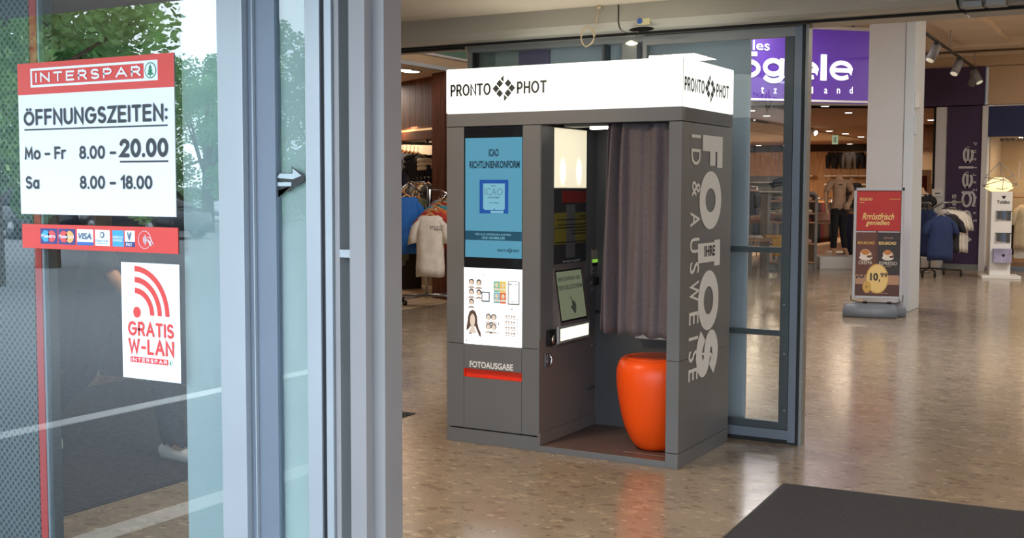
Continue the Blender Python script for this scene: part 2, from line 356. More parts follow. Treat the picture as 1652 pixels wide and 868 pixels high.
mat('chrome', (200, 200, 205), .18, metal=1); mat('steel', (150, 152, 156), .35, metal=.8)
mat('white_plastic', (225, 225, 222), .4); mat('black_plastic', (22, 22, 24), .45); mat('grey_plastic', (116, 122, 132), .5, noise=.05)
mat('green_lit', (120, 160, 60), .4, emit=(150, 220, 80), es=.6)
mat('mat_fibre', (60, 60, 64), .95, bump=.8, bscale=350, noise=.35, nscale=160)
mat('mat_edge', (40, 40, 42), .7)
mat('sign_white', (228, 236, 246), .35); mat('sign_red', (214, 62, 56), .35); mat('sign_black', (38, 40, 48), .4); mat('sign_green', (24, 124, 84), .4)
mat('card_navy', (52, 56, 118), .4); mat('card_blue', (60, 160, 220), .4); mat('card_red', (218, 74, 78), .4); mat('card_orange', (240, 170, 96), .4); mat('card_slate', (80, 96, 124), .4); mat('card_royal', (50, 98, 176), .4)
mat('sticker_black', (16, 17, 19), .4); mat('sticker_white', (176, 190, 194), .4); mat('sticker_grey', (70, 76, 80), .4)
mat('purple_sign', (66, 36, 118), .4, emit=(84, 48, 146), es=.55); mat('sign_letter_lit', (245, 245, 245), .4, emit=(250, 252, 255), es=1.2)
mat('purple_wall', (58, 40, 76), .6, noise=.06, nscale=2); mat('letter_silver', (190, 188, 196), .45)
mat('navy_fascia', (26, 38, 84), .6); mat('green_sign', (14, 96, 62), .5)
mat('column_white', (206, 208, 212), .6, noise=.04, nscale=2); mat('column_edge', (205, 216, 224), .5)
mat('shop_ceiling', (176, 142, 122), .8); mat('shop_floor', (112, 78, 58), .45, noise=.15, nscale=3)
mat('wood_warm', (196, 152, 104), .6, col2=(158, 112, 70), nscale=3, stretch=(6, 6, .6)); mat('wood_dark', (140, 88, 56), .6, col2=(88, 52, 34), nscale=4, stretch=(5, 5, .5))
mat('wood_red', (128, 70, 46), .6, col2=(84, 44, 30), nscale=4, stretch=(5, 5, .5))
mat('laminate_floor', (196, 172, 140), .4, noise=.08, nscale=3, stretch=(1, 8, 1))
mat('hanger_wood', (206, 150, 94), .45); mat('skin_mannequin', (214, 172, 138), .5); mat('downlight', (255, 250, 240), .4, emit=(255, 244, 226), es=9)
mat('strip_light', (255, 250, 240), .4, emit=(255, 246, 226), es=9)
mat('cable_cream', (206, 184, 150), .5); mat('alu_frame', (178, 178, 180), .4, metal=.5)
mat('leaf_a', (160, 198, 128), .6, noise=.35, nscale=1.3); mat('leaf_b', (142, 184, 126), .6, noise=.35, nscale=1.3); mat('bark', (90, 72, 56), .9, noise=.3)
mat('dark_cloth', (40, 44, 58), .9); mat('jacket_cloth', (30, 32, 38), .9, noise=.2, nscale=12); mat('shoe_white', (235, 235, 235), .6); mat('skin_tone', (196, 148, 120), .6); mat('hair_brown', (50, 36, 28), .8)
# ================================================================ THE SETTING
OY, IY = -2.7, .92            # outer and inner door lines
struct('ground', MB().box(-90, 60, -90, OY-.02, -.12, -.006), 'asphalt')
struct('floor', MB().box(-16, 9, OY-.02, 44, -.12, 0), 'terrazzo')
pl_ = sroot('parking_markings', (-3, -6, 0))
for x0, x1, y0, y1 in ((-3.78, -3.64, -8.0, -3.9), (-1.72, -1.58, -4.9, -2.9)):
    MB().box(x0, x1, y0, y1, -.006, .0).build('stripe', 'road_paint', pl_)
# vestibule
struct('ceiling', MB().box(-7.2, 3.2, OY, .72, 2.49, 2.62), 'cream_ceiling')
struct('wall_left', MB().box(-7.2, -7.0, OY, 1.1, 0, 2.6), 'dark_wall')
struct('wall_right', MB().box(3.0, 3.2, OY, 1.1, 0, 2.6), 'cream_wall')
struct('wall_front', MB().box(-16, -2.45, OY-.12, OY+.1, 0, 2.62).box(2.35, 9, OY-.12, OY+.1, 0, 2.62).box(-16, 9, OY-.12, OY+.1, 2.45, 5.2), 'blue_grey_panel')
struct('canopy', MB().box(-16, 9, -5.38, OY-.12, 2.632, 2.95), 'frame_grey')
# inner line: dark glazed screen to the far left
struct('wall_inner', MB().box(-7.2, -3.0, .62, .74, 0, 2.5), 'dark_wall')
d = sroot('trim_inner', (-5, .6, 0))
for i in range(7): MB().box(-6.9+i*.62, -6.84+i*.62, .57, .62, 0, 2.45).build('mullion', 'frame_grey' if i % 3 else 'alu_light', d)
# door operator beam
bm_ = sroot('door_beam', (-1, .7, 2.34))
def beam(x0, x1):
    prof = [(.62, 2.50), (.62, 2.39), (.635, 2.362), (.66, 2.348), (.70, 2.343), (1.06, 2.343), (1.06, 2.50)]
    b = MB(); b.rings([[Vector((x, y, z)) for y, z in prof] for x in (x0, x1)])
    b.sm = [False]*len(b.sm); return b
jx = at(1000, 30, y=.64).x; j2 = at(1545, 8, y=.64).x
beam(-7.0, jx-.006).build('cover', 'beam_grey', bm_); beam(jx+.006, j2-.006).build('cover', 'beam_grey', bm_); beam(j2+.006, 3.0).build('cover', 'frame_grey', bm_)
MB().box(-7, 3, .66, 1.05, 2.36, 2.5).build('core', 'gap_black', bm_)
a = at(1015, 49, y=.62); b_ = at(1057, 46, y=.62)
MB().add([], []).poly(ell(0, 0, .074, .014, 24), (a+b_)/2, X, Z, .012).build('sensor', 'black_gloss', bm_)
a = at(1028, 41, y=.62); MB().poly(rect(0, 0, .078, .036), a, X, Z, .002).build('sticker', 'card_orange', bm_).data.materials[0] = mat('sticker_cream', (226, 214, 170))
a = at(1032, 34, y=.615); MB().poly(ell(0, 0, .016, .016), a, X, Z, .002).build('blue_dot', 'card_royal', bm_)
a = at(1555, 24, y=.66); b_ = at(1625, 20, y=.66)
MB().box(a.x, (a.x+b_.x)/2-.01, .60, .70, 2.335, 2.362).box((a.x+b_.x)/2+.01, b_.x, .60, .70, 2.335, 2.362).build('latch_box', 'frame_grey', bm_)
# hall shell
struct('wall_above_door', MB().box(-16, 9, .95, 1.1, 2.5, 4.1), 'cream_wall')
struct('ceiling_hall', MB().box(-5.9, 9, 1.1, 44, 3.95, 4.1), 'cream_ceiling')
fl = at(1480, 58, z=3.9)
struct('ceiling_downstand', MB().box(-2.6, 4, 15.3, 15.75, 3.82, 3.95).box(-1.0, -.3, 11.5, 15.3, 3.86, 3.95).box(-2.6, 4, 16.86, 17, 3.84, 3.90), 'cream_ceiling')
struct('wall_hall_right', MB().box(3.2, 3.4, 1.1, 17.2, 0, 4.1), 'cream_wall')
# left shop shell (x < -5.8)
struct('ceiling_left_shop', MB().box(-16, -5.9, 1.1, 30, 2.93, 3.05), 'cream_ceiling')
struct('wall_left_shop_outer', MB().box(-16.2, -16, OY, 44, 0, 4.1).box(-16, -7.2, 1.1, 1.2, 0, 3), 'cream_wall')
struct('wall_left_fascia', MB().box(-5.9, -5.8, 1.1, 20, 2.93, 4.1), 'cream_wall')
struct('floor_left_shop', MB().box(-16, -5.8, 1.1, 30, 0, .006), 'laminate_floor')
struct('trim_left_shop', MB().box(-5.84, -5.78, 1.1, 20, 2.90, 2.945), 'frame_grey')
struct('wall_left_pier', MB().box(-5.95, -5.78, 7.35, 8.0, 0, 4.1), 'alu_light')
# column in the hall
P0 = at(1397, 300, y=8.75).x; P1 = at(1455, 300, y=8.75).x; P2 = at(1472.5, 300, y=8.75).x
col = sroot('column', ((P0+P2)/2, 9.05, 0))
MB().add([], []).rings([[Vector(p) for p in ((P0, 8.75, z), (P1, 8.75, z), (P1+.01, 8.76, z), (P1+.01, 9.3, z), (P0, 9.3, z))] for z in (0, 3.95)]).build('core', 'column_white', col)
for ms in col.children[0].data.polygons: ms.use_smooth = False
MB().box(P1+.012, P2, 8.72, 9.32, 0, 3.95, .012).build('daylit_bevel', 'column_edge', col)  # daylight on the column's bevel is put into this bluish colour
a = at(1474, 148, y=8.8); b_ = at(1480, 174, y=8.8)
MB().box(P2-.02, P2+.05, 8.74, 8.86, b_.z, a.z, .004).build('switch_box', 'white_plastic', col)
MB().box(P2-.02, P2+.02, 8.74, 8.82, a.z-.5, b_.z-.1, .004).build('conduit', 'column_edge', col)
# facade at the far end of the hall (y = 17)
FX0 = at(1473, 172, y=17).x - .6
def fac(px0, py0, px1, py1, y0, y1, y=17): 
    a = at(px0, py0, y=y); b = at(px1, py1, y=y); return (a.x, b.x, y0, y1, b.z, a.z)
fz1 = at(1530, 110, y=17).z; fz0 = at(1530, 171, y=17).z
px = lambda p, py=300, y=17: at(p, py, y=y).x
struct('wall_far', MB().box(-2.9, 9, 17, 17.15, fz1, 4.1).box(px(1590), 9, 17, 17.15, fz0, fz1+.01), 'cream_wall')
fs = sroot('fascia_purple', (-1.5, 17, 3))
MB().box(-2.9, px(1590, 140), 16.93, 17.15, fz0, fz1).build('board', 'purple_wall', fs)
struct('wall_purple', MB().box(px(1526), px(1583), 16.95, 17.2, .10, fz0-.02), 'purple_wall')
struct('baseboard_purple', MB().box(px(1526), px(1587), 16.93, 17.2, 0, .10), 'frame_grey')
struct('wall_pier', MB().box(px(1508), px(1526), 16.97, 17.3, 0, fz0-.02).box(px(1583), px(1592), 16.9, 17.3, 0, fz0-.02), 'column_white')
struct('trim_entrance', MB().box(px(1504), px(1508), 16.96, 17.2, 0, fz0-.02), 'gap_black')
struct('fascia_blue', MB().box(px(1592), 9, 16.95, 17.15, at(1620, 220, y=17).z, fz0-.03), 'navy_fascia')
# window display behind the blue fascia
wx = px(1594)
struct('wall_display', MB().box(wx, 4, 18.6, 18.7, 0, 2.5).box(wx-.08, wx, 17.15, 18.7, 0, 2.5), 'cream_wall')
struct('ceiling_display', MB().box(wx-.08, 4, 17.15, 18.7, 2.40, 2.5), 'cream_ceiling')
struct('floor_display', MB().box(wx, 4, 17.15, 18.6, 0, .16), mat('plinth_brown', (150, 112, 84), .5))
w1 = sroot('window_1', (0, 17.05, 0))
MB().box(wx, 4, 17.04, 17.05, .0, 2.42).build('pane', 'clear_glass', w1)
MB().box(wx, 4, 17.0, 17.1, 0, .08).build('window_frame', 'alu_shade', w1)
# angled front of the fashion shop
F0 = at(1440, 434, z=0); AN = math.radians(30); FD = Vector((math.cos(AN), math.sin(AN), 0)); FN = Vector((math.sin(AN), -math.cos(AN), 0))  # FN faces the hall
F0 = Vector((-2.3, 16.95, 0))
def fp(px, py, off=0):   # point on the angled front, shifted off towards the hall
    return atp(px, py, F0+FN*off, FN)
def fu(p): return (p-F0).dot(FD)
def FM(off=0): return Matrix(((FD.x, -FN.x, 0, F0.x+FN.x*off), (FD.y, -FN.y, 0, F0.y+FN.y*off), (0, 0, 1, 0), (0, 0, 0, 1)))
sz0 = fp(1350, 166).z; sz1 = fp(1350, 49).z; su0 = fu(fp(1125, 100)); su1 = fu(fp(1400, 100))
struct('wall_shop_front', MB(FM()).box(su0-6, .0, 0, .2, 3.0, 4.1).box(su0-6, su0, 0, .2, 0, 4.1), 'column_white')
inner = Vector((-4.5, 15.5, 0))
struct('ceiling_fashion_shop', MB().box(-16, -.9, 17.3, 44, 2.95, 3.05).add([F0+FD*-7+Z*2.95, F0+Z*2.95, Vector((-.9, 17.3, 2.95)), Vector((-16, 17.3, 2.95))], [(0, 1, 2, 3)]).add([F0+FD*-9+Z*3.05, F0+Z*3.05, Vector((-.9, 17.3, 3.05)), Vector((-16, 17.3, 3.05))], [(0, 1, 2, 3)]), 'shop_ceiling')
struct('floor_fashion_shop', MB().add([F0+FD*-7+FN*-.05+Z*.004, F0+FN*-.05+Z*.004, Vector((-.8, 17.2, .004)), Vector((-.8, 44, .004)), Vector((-16, 44, .004)), Vector((-16, 15, .004))], [(0, 1, 2, 3, 4, 5)]), 'shop_floor')
# back wall of wooden boards
bw = sroot('wall_back_fashion_shop', (-10, 34, 0)); bx0, bx1, BYY = -15.9, -.9, 33.5
k = 0; x = bx0
while x < bx1:
    MB().box(x, x+.78, BYY, BYY+.05+.012*(k % 3), 0, 2.74).build('board', 'wood_warm', bw); x += .79; k += 1
MB().box(bx0, bx1, BYY-.03, BYY+.2, 2.72, 2.96).build('dark_strip', mat('strip_dark', (40, 26, 22), .8), bw)
struct('wall_fashion_shop_side', MB().box(-.95, -.85, 17.3, BYY, 0, 3), 'cream_wall')

# ---------------------------------------------------------------- inner glass screen behind the booth
zt = 2.307
s1 = sroot('window_2', (-.6, IY, 0))
gx = lambda p, y=IY: at(p, 300, y=y).x
gxt = lambda p, y=IY: at(p, 75, y=y).x
XA, XB = gxt(758), gxt(975)
MB().box(XA, gx(1293), IY-.03, IY+.06, zt, 2.35).build('header', 'frame_grey', s1)
MB().box(XA, gxt(765), IY-.03, IY+.06, 0, zt).build('jamb', 'frame_grey', s1)
MB().box(gxt(765)+.002, gxt(767), IY-.02, IY+.05, 0, zt).build('gasket', 'rubber', s1)
MB().box(gxt(767)+.002, XB-.002, IY, IY+.008, .05, zt).build('pane', 'door_glass', s1)
MB().box(XB, gxt(979)-.002, IY-.03, IY+.06, 0, zt).build('jamb', 'frame_dark', s1)
MB().box(gxt(979), gxt(1036), IY+.04, IY+.048, .05, 2.33).build('pane', 'door_glass', s1)
MB().box(gxt(1004), gxt(1027), IY+.0, IY+.09, 0, 2.34).build('post', 'frame_grey', s1)
# panels standing behind the glass; blue-grey one lightened for the glass's sky reflection
pb = sroot('screen_panels', (-.9, 1.05, 0)); py_ = 1.06
for a, b, m, y in ((767.5, 797, 'teal_panel', 0), (798, 836.5, 'pale_panel', .01), (837, 886, 'purple_panel', 0), (887, 1206.5, 'blue_grey_panel', .01)):
    MB().box(at(a, 90, y=py_).x if a < 1000 else at(a, 300, y=py_).x, at(b, 90, y=py_).x if b < 1000 else at(b, 300, y=py_).x, py_+y, py_+y+.02, .02, 2.6).build('panel', m, pb)
dr = sroot('door_1', (0, IY-.03, 0)); yy = IY-.05
x0, x1 = gxt(1037, yy), gx(1290, yy)
g0, g1 = gxt(1043, yy), at(1262, 300, y=yy).x
zb = at(1255, 681, y=yy).z; zt2 = at(1150, 66, y=yy).z
MB().box(x0, g0, yy, yy+.045, .02, 2.335).build('stile', 'frame_grey', dr)
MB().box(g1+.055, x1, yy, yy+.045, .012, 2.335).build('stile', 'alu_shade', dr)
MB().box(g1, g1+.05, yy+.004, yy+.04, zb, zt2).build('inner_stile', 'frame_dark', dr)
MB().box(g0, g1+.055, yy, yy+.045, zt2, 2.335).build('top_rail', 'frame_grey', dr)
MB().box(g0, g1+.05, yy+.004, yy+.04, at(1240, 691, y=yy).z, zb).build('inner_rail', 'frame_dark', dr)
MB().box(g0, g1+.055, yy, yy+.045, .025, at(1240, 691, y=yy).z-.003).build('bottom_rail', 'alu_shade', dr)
MB().box(x0, x1, yy+.005, yy+.04, .0, .025).build('brush_seal', 'rubber', dr)
for p in (401.5, 533):
    z = at(1179, p, y=yy).z; MB().box(g0, g1, yy+.006, yy+.03, z-.016, z+.016).build('glazing_bar', 'frame_dark', dr)
MB().box(g0-.004, g1+.004, yy+.018, yy+.024, zb-.005, zt2+.005).build('pane', 'door_glass', dr)
for p in ((1264.5, 235), (1265, 492), (1265, 571), (1265, 662)):
    c = at(*p, y=yy); MB().poly(ell(0, 0, .004, .004, 10), c+Y*.003, X, Z, .003).build('screw', 'chrome', dr)
MB().box(x1+.003, x1+.018, yy-.002, yy+.05, .0, 2.34).build('gasket', 'rubber', dr)
MB().box(x1+.02, x1+.036, yy-.004, yy+.07, .0, 2.34).build('end_post', 'frame_grey', dr)
MB().box(-7, 3, .74, .77, 2.33, 2.345).build('track_slot', 'gap_black', dr)
bx = MB().box(XA-2.0, XA, .80, .86, 2.325, 2.345).build('guide_rail', 'gap_black', dr)

def arrow(name, c, s, label, back=True):
    """double-arrow sticker: two stepped arrows pointing right and left, like a folded ribbon"""
    t = thing(name, label, 'sticker', c)
    top = [(-.052, .010), (.012, .010), (.012, .028), (.060, .002), (.060, -.006), (.012, -.030), (.012, -.012), (-.052, -.012)]
    o = Vector(c)
    sh = MB().poly([(x*s, (y-.0)*s) for x, y in [(-.056, .012), (.010, .012), (.010, .032), (.062, .003), (.062, -.012), (.012, -.038), (.012, -.016), (-.044, -.016), (-.056, -.004)]], o, X, Z, .0006)
    sh.poly([(x*s, y*s) for x, y in [(-.056, -.046), (.006, -.046), (.006, -.030), (-.044, -.030), (-.044, -.064), (-.056, -.064)]], o, X, Z, .0006)
    sh.build('shadow_side', 'sticker_black', t)
    fr = MB().poly([(x*s, y*s) for x, y in [(-.040, .010), (.014, .010), (.014, .026), (.050, .003), (.014, -.008), (-.050, -.004)]], o-Y*.0008, X, Z, .0006)
    fr.poly([(x*s, y*s) for x, y in [(-.050, -.018), (.008, -.018), (.008, -.030), (-.050, -.030)]], o-Y*.0008, X, Z, .0006)
    fr.build('arrow_face', 'sticker_white' if back else 'sticker_grey', t)
    return t
def darrow(c, s):
    t = thing('arrow_sticker', 'dark grey double-headed arrow sticker on the sliding glass door behind the booth', 'sticker', c); o = Vector(c)
    MB().poly([(x*s, y*s) for x, y in [(-.062, -.012), (-.034, -.044), (-.026, -.034), (.03, -.026), (.03, -.016), (.052, -.008), (.064, .012), (.034, .036), (.026, .022), (-.034, .006), (-.034, -.006)]], o, X, Z, .0006).build('shadow_side', 'sticker_black', t)
    MB().poly([(x*s, y*s) for x, y in [(-.030, .004), (.02, .016), (.03, .026), (.052, .010), (.026, -.004), (-.028, -.008)]], o-Y*.0008, X, Z, .0006).build('arrow_face', 'sticker_grey', t)
    MB().poly([(x*s, y*s) for x, y in [(-.028, -.018), (.022, -.012), (.022, -.020), (-.03, -.028)]], o-Y*.0008, X, Z, .0006).build('arrow_face', 'sticker_grey', t)
darrow(at(1257, 292, y=yy+.017), 1.0)

# ---------------------------------------------------------------- outer glass screen on the left
ox = lambda p, y=OY: at(p, 300, y=y).x
s2 = sroot('window_3', (-.8, OY, 0))
MB().box(-2.45, ox(363), OY, OY+.008, .02, 2.45).build('pane', 'coated_glass', s2)
MB().box(ox(363), ox(403), OY-.03, OY+.05, 0, 2.45, .002).build('stile', 'alu_light', s2)
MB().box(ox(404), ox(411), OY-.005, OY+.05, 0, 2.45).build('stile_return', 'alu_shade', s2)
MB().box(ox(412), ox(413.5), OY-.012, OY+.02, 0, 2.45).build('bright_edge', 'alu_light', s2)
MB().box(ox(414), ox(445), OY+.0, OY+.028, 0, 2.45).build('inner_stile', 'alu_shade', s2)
MB().box(ox(445), ox(500), OY+.012, OY+.018, .02, 2.45).build('pane', 'door_glass', s2)
MB().box(ox(500), ox(523), OY-.02, OY+.04, 0, 2.45, .002).build('stile', 'alu_light', s2)
MB().box(ox(523.2), ox(528), OY-.012, OY+.03, 0, 2.45).box(ox(528.6), ox(533.8), OY-.016, OY+.03, 0, 2.45).build('gasket', 'rubber', s2)
d2 = sroot('door_2', (.05, OY, 0))
MB().box(ox(534), ox(545), OY-.03, OY+.04, 0, 2.45, .001).build('end_stile', 'alu_light', d2)
MB().box(ox(546), ox(554), OY-.02, OY+.04, 0, 2.45, .001).build('end_stile', 'alu_post', d2)
zc = at(570, 409, y=OY).z
for z0, z1 in ((0, zc-.016), (zc+.016, 2.45)):
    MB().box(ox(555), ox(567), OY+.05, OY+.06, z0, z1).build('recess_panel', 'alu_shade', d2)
    MB().box(ox(568), ox(569.5), OY+.0, OY+.06, z0, z1).build('bright_edge', 'alu_light', d2)
MB().box(ox(570), ox(579), OY+.05, OY+.06, 0, 2.45).build('recess_back', 'frame_dark', d2)
MB().box(ox(554), ox(580), OY-.02, OY+.05, zc-.012, zc+.012).build('glazing_bar', 'alu_light', d2)
MB().box(ox(579.5), ox(622.5)-.04, OY-.05, OY-.01, 0, 2.45, .002).box(ox(579.5), ox(623)+.0, OY-.01, OY+.08, 0, 2.45).build('post', 'alu_post', d2)
# what stands behind the glass: a pale panel (painting the narrow pane's grey reflection too), a perforated sheet and red edge
bh = sroot('trim_behind_glass', (-1.4, OY+.05, 0))
MB().box(ox(296, OY+.03), ox(580), OY+.03, OY+.05, 0, 2.45).build('pale_panel', 'pale_panel', bh)
MB().box(-2.4, ox(44), OY+.02, OY+.03, 0, 2.45).build('perforated_sheet', 'perforated_sheet', bh)
MB().box(ox(46), ox(56.5), OY+.02, OY+.04, 0, 2.45).build('red_edge', 'sign_red', bh)
MB().box(ox(58), ox(61), OY+.02, OY+.04, 0, 2.45).box(ox(62), ox(64.5), OY+.03, OY+.05, 0, 2.45).build('alu_edge', 'alu_light', bh)
MB().box(ox(65.5), ox(68), OY+.02, OY+.06, 0, 2.45).build('dark_edge', 'frame_dark', bh)
# lintel over the outer doors
struct('trim_outer', MB().box(-2.45, 2.35, OY-.05, OY+.1, 2.42, 2.48), 'frame_grey')
# long dark mats
def fmat(name, label, x0, x1, y0, y1, rz):
    t = thing(name, label, 'mat', ((x0+x1)/2, (y0+y1)/2, 0), None, rz)
    c = wloc(t); hx, hy = (x1-x0)/2, (y1-y0)/2
    m1 = MB().box(c.x-hx, c.x+hx, c.y-hy, c.y+hy, 0, .006).build('mat_edge', 'mat_edge', t)
    MB().box(c.x-hx+.02, c.x+hx-.02, c.y-hy+.02, c.y+hy-.02, .006, .010).build('pile', 'mat_fibre', t)
a = at(1281, 779, z=.0)
fmat('entrance_mat', 'large dark grey fibre entrance mat lying inside the open doorway at the lower right', a.x+.02, a.x+2.3, a.y-2.6, a.y, math.radians(2.6))
fmat('door_mat', 'dark grey-blue fibre mat on the floor behind the left glass pane', -4.6, -2.0, -2.55, .55, 0)
# ================================================================ THE PHOTO BOOTH
BW, BD, BH, HB, WC = 1.406, .767, 2.10, 1.852, .81
booth = thing('photo_booth', 'dark grey instant photo booth with glowing white header, purple-grey curtain and side lettering', 'photo booth', (-.7, .4, 0))
zo = at(900, 201, y=0).z         # top of the opening
zs = at(1085, 583, y=0).z        # seam of the right wall
def bb(name, m, x0, x1, y0, y1, z0, z1, parent=None, bv=.002, **k): return MB().box(x0, x1, y0, y1, z0, z1, bv).build(name, m, parent or booth, **k)
# bodies
r1, r0 = at(795, 598, y=0).z, at(795, 611.5, y=0).z
bb('plinth', 'booth_grey', -BW, -WC, 0, BD, 0, .078)
bb('cabinet_core', 'booth_side', -BW+.004, -WC-.004, .032, BD, .078, zo)
sx0, sx1 = at(748.5, 400, y=0).x, at(842, 400, y=0).x
pz0, pz1 = at(795, 558, y=0).z, at(795, 433.5, y=0).z
dz1 = at(795, 206.5, y=0).z
bb('front_panel', 'booth_grey', -BW, sx0-.002, 0, .03, .086, pz0-.0015)
bb('front_panel', 'booth_grey', sx0, sx1, 0, .03, .086, r0-.001)
bb('front_panel', 'booth_grey', sx1+.002, -WC, 0, .03, .086, pz0-.0015)
bb('front_panel', 'booth_grey', sx0, sx1, 0, .03, r1+.001, pz0-.0015)
bb('front_panel', 'booth_grey', -BW, sx0-.002, 0, .03, pz0+.0015, zo)
bb('front_panel', 'booth_grey', sx1+.002, -WC, 0, .03, pz0+.0015, zo)
bb('gap_line', 'gap_black', -BW+.02, -WC-.03, .004, .03, .079, .0865, bv=0)
# delivery slot
sl = bb('delivery_slot', 'slot_red', sx0, sx1, .022, .03, r0, r1, bv=0)
bb('slot_tray', 'slot_red', sx0, sx1, .0, .022, r0, r0+.004, sl, bv=0)
bb('slot_side', 'slot_red', sx0, sx0+.004, .0, .022, r0, r1, sl, bv=0)
tx0, tx1 = at(758, 590, y=0).x, at(828, 590, y=0).x; tz = at(795, 596, y=0).z
text(MB(), 'FOTOAUSGABE', (tx0, -.001, tz+.002), X, Z, tx1-tx0, .036, .025).build('lettering', 'letter_grey', booth)
# display
scz0, scz1 = at(795, 416, y=0).z, at(795, 222, y=0).z
disp = bb('display', 'screen_glass_black', sx0+.002, sx1, .006, .02, pz1+.002, dz1, bv=0)
bb('display_image', 'screen_blue', sx0+.006, sx1-.004, .004, .006, scz0, scz1, disp, bv=0)
sw = sx1-sx0; u0 = sx0; ze = lambda p: at(795, p, y=0).z
def st(s, p0, p1, ptop, pbot, m='screen_ink', bold=.02, par=None, name='lettering', par_=None):
    a = at(p0, 300, y=0).x; b = at(p1, 300, y=0).x
    return text(MB(), s, (a, .003, ze(pbot)), X, Z, b-a, ze(ptop)-ze(pbot), bold).build(name, m, par or disp)
st('ICAO', 788, 804, 240, 252.5, bold=.035); st('RICHTLINIENKONFORM', 757, 838, 259.5, 271.5, bold=.035)
xx = lambda p: at(p, 300, y=0).x
MB().add([], []).box(xx(773), xx(819.5), .0035, .0042, ze(344.5), ze(290)).build('emblem_frame', 'screen_logo_blue', disp)
MB().box(xx(779), xx(814), .0028, .0034, ze(337), ze(296)).build('emblem_field', 'screen_pale', disp)
def st2(s, p0, p1, pt, pb, m='screen_ink', b=.01): text(MB(), s, (xx(p0), .0022, ze(pb)), X, Z, xx(p1)-xx(p0), ze(pt)-ze(pb), b).build('lettering', m, disp)
st2('ICAO', 781, 811, 303.5, 315, mat('screen_grey', (60, 90, 100), .2, emit=(96, 140, 162), es=.7)); st2('PHOTO', 792, 800, 299, 301); st2('POSITIONEN', 788, 806, 317.5, 320); st2('ALLE LÄNDER', 789, 805, 326, 328)
for q in ((781, 796, 339, 334), (798, 813, 339, 334), (791, 812, 344, 340)):
    MB().box(xx(q[0]), xx(q[1]), .0024, .003, ze(q[2]), ze(q[3])).build('emblem_box', 'screen_pale', disp)
bb('screen_stripe', 'screen_band', sx0+.006, sx1-.004, .0032, .004, ze(388), ze(373), disp, bv=0)
st2('FÜR ALLE OFFIZIELLEN AUSWEIS-', 767, 825, 376, 380, 'screen_pale'); st2('UND VISUMBILDER', 777, 815, 382, 386, 'screen_pale')
def logo(o, u, v, w_, h_, m, par, bold=.03):
    """PRONTO <diamond ring> PHOT, fitted in w_ x h_ (h_ = height of the diamond)"""
    o = Vector(o); lh = h_*.46; zb_ = (h_-lh)/2
    stext(MB(), 'PRONTO', o+Vector(v)*zb_, u, v, w_*.43, lh, .17, .22, butt=True).build('lettering', m, par)
    stext(MB(), 'PHOT', o+Vector(u)*w_*.70+Vector(v)*zb_, u, v, w_*.30, lh, .17, .22, butt=True).build('lettering', m, par)
    c = o+Vector(u)*w_*.565+Vector(v)*h_*.5; a = w_*.117; hh = h_*.5; g = MB()
    dx, dy = a*.30, hh*.30
    for cx, cy in ((-.70, 0), (-.37, .37), (-.37, -.37), (.70, 0), (.37, .37), (.37, -.37)):
        g.poly([(cx*a-dx, cy*hh), (cx*a, cy*hh-dy), (cx*a+dx, cy*hh), (cx*a, cy*hh+dy)], c, u, v, .0008)
    for s_ in (1, -1):
        g.poly([(-.02*a*s_, .98*hh*s_), (-.30*a*s_, .72*hh*s_), (-.02*a*s_, .46*hh*s_)], c, u, v, .0008)
    g.build('emblem', m, par)
logo((xx(802.5), .0024, ze(408.5)), X, Z, xx(838)-xx(802.5), ze(399)-ze(408.5), 'screen_ink', disp)
# lit poster
post = bb('lit_poster', 'poster_lit', sx0+.001, sx1-.001, .0, .01, pz0+.002, pz1, bv=0)
PI_ = {}
def pm(name, c): return mat('print_'+name, c, .5)
def pp(pts, m, name='print', t=.0006, par=post): MB().poly(pts, (sx0, -.0006, pz0), X, Z, t).build(name, m, par)
PWd, PHt = sx1-sx0, pz1-pz0
# poster coordinates: u 0..1 left to right, v 0..1 bottom to top
def U(u, v): return (u*PWd, v*PHt)
def pe(cu, cv, ru, rv, m, name='print', a0=0, a1=2*PI, n=16): pp([U(cu+ru*math.cos(a0+(a1-a0)*i/n), cv+rv*math.sin(a0+(a1-a0)*i/n)) for i in range(n+(a1-a0 < 6.2))], m, name)
def portrait(cu, cv, s, hair, face, cloth):
    t1 = MB()
    def e(cx, cy, rx, ry, a0=0, a1=2*PI, n=14, dz=0): return [U(cu+s*(cx+rx*math.cos(a0+(a1-a0)*i/n)), cv+s*.72*(cy+ry*math.sin(a0+(a1-a0)*i/n))) for i in range(n+1)]
    def ad(pts, m, nm, off):
        MB().poly(pts, (sx0, -.0006-off, pz0), X, Z, .0005).build(nm, m, post)
    ad(e(0, .35, .62, .78), hair, 'portrait_hair', 0)
    ad(e(0, .18, .42, .60), face, 'portrait_face', .0006)
    ad(e(0, -1.25, .85, .62, 0, PI), cloth, 'portrait_shoulders', .0003)
hg, fc, cl_ = pm('grey_hair', (70, 66, 66)), pm('face', (250, 236, 226)), pm('cloth', (206, 196, 196))
for cu, cv in ((.135, .80), (.265, .795), (.135, .67), (.265, .665), (.135, .54)): portrait(cu, cv, .075, hg, fc, cl_)
pp([U(.31, .565), U(.455, .565), U(.455, .70), U(.31, .70)], pm('frame', (112, 120, 134)), 'photo_frame')
MB().poly([U(.33, .585), U(.435, .585), U(.435, .68), U(.33, .68)], (sx0, -.0014, pz0), X, Z, .0005).build('photo_field', 'poster_lit', post)
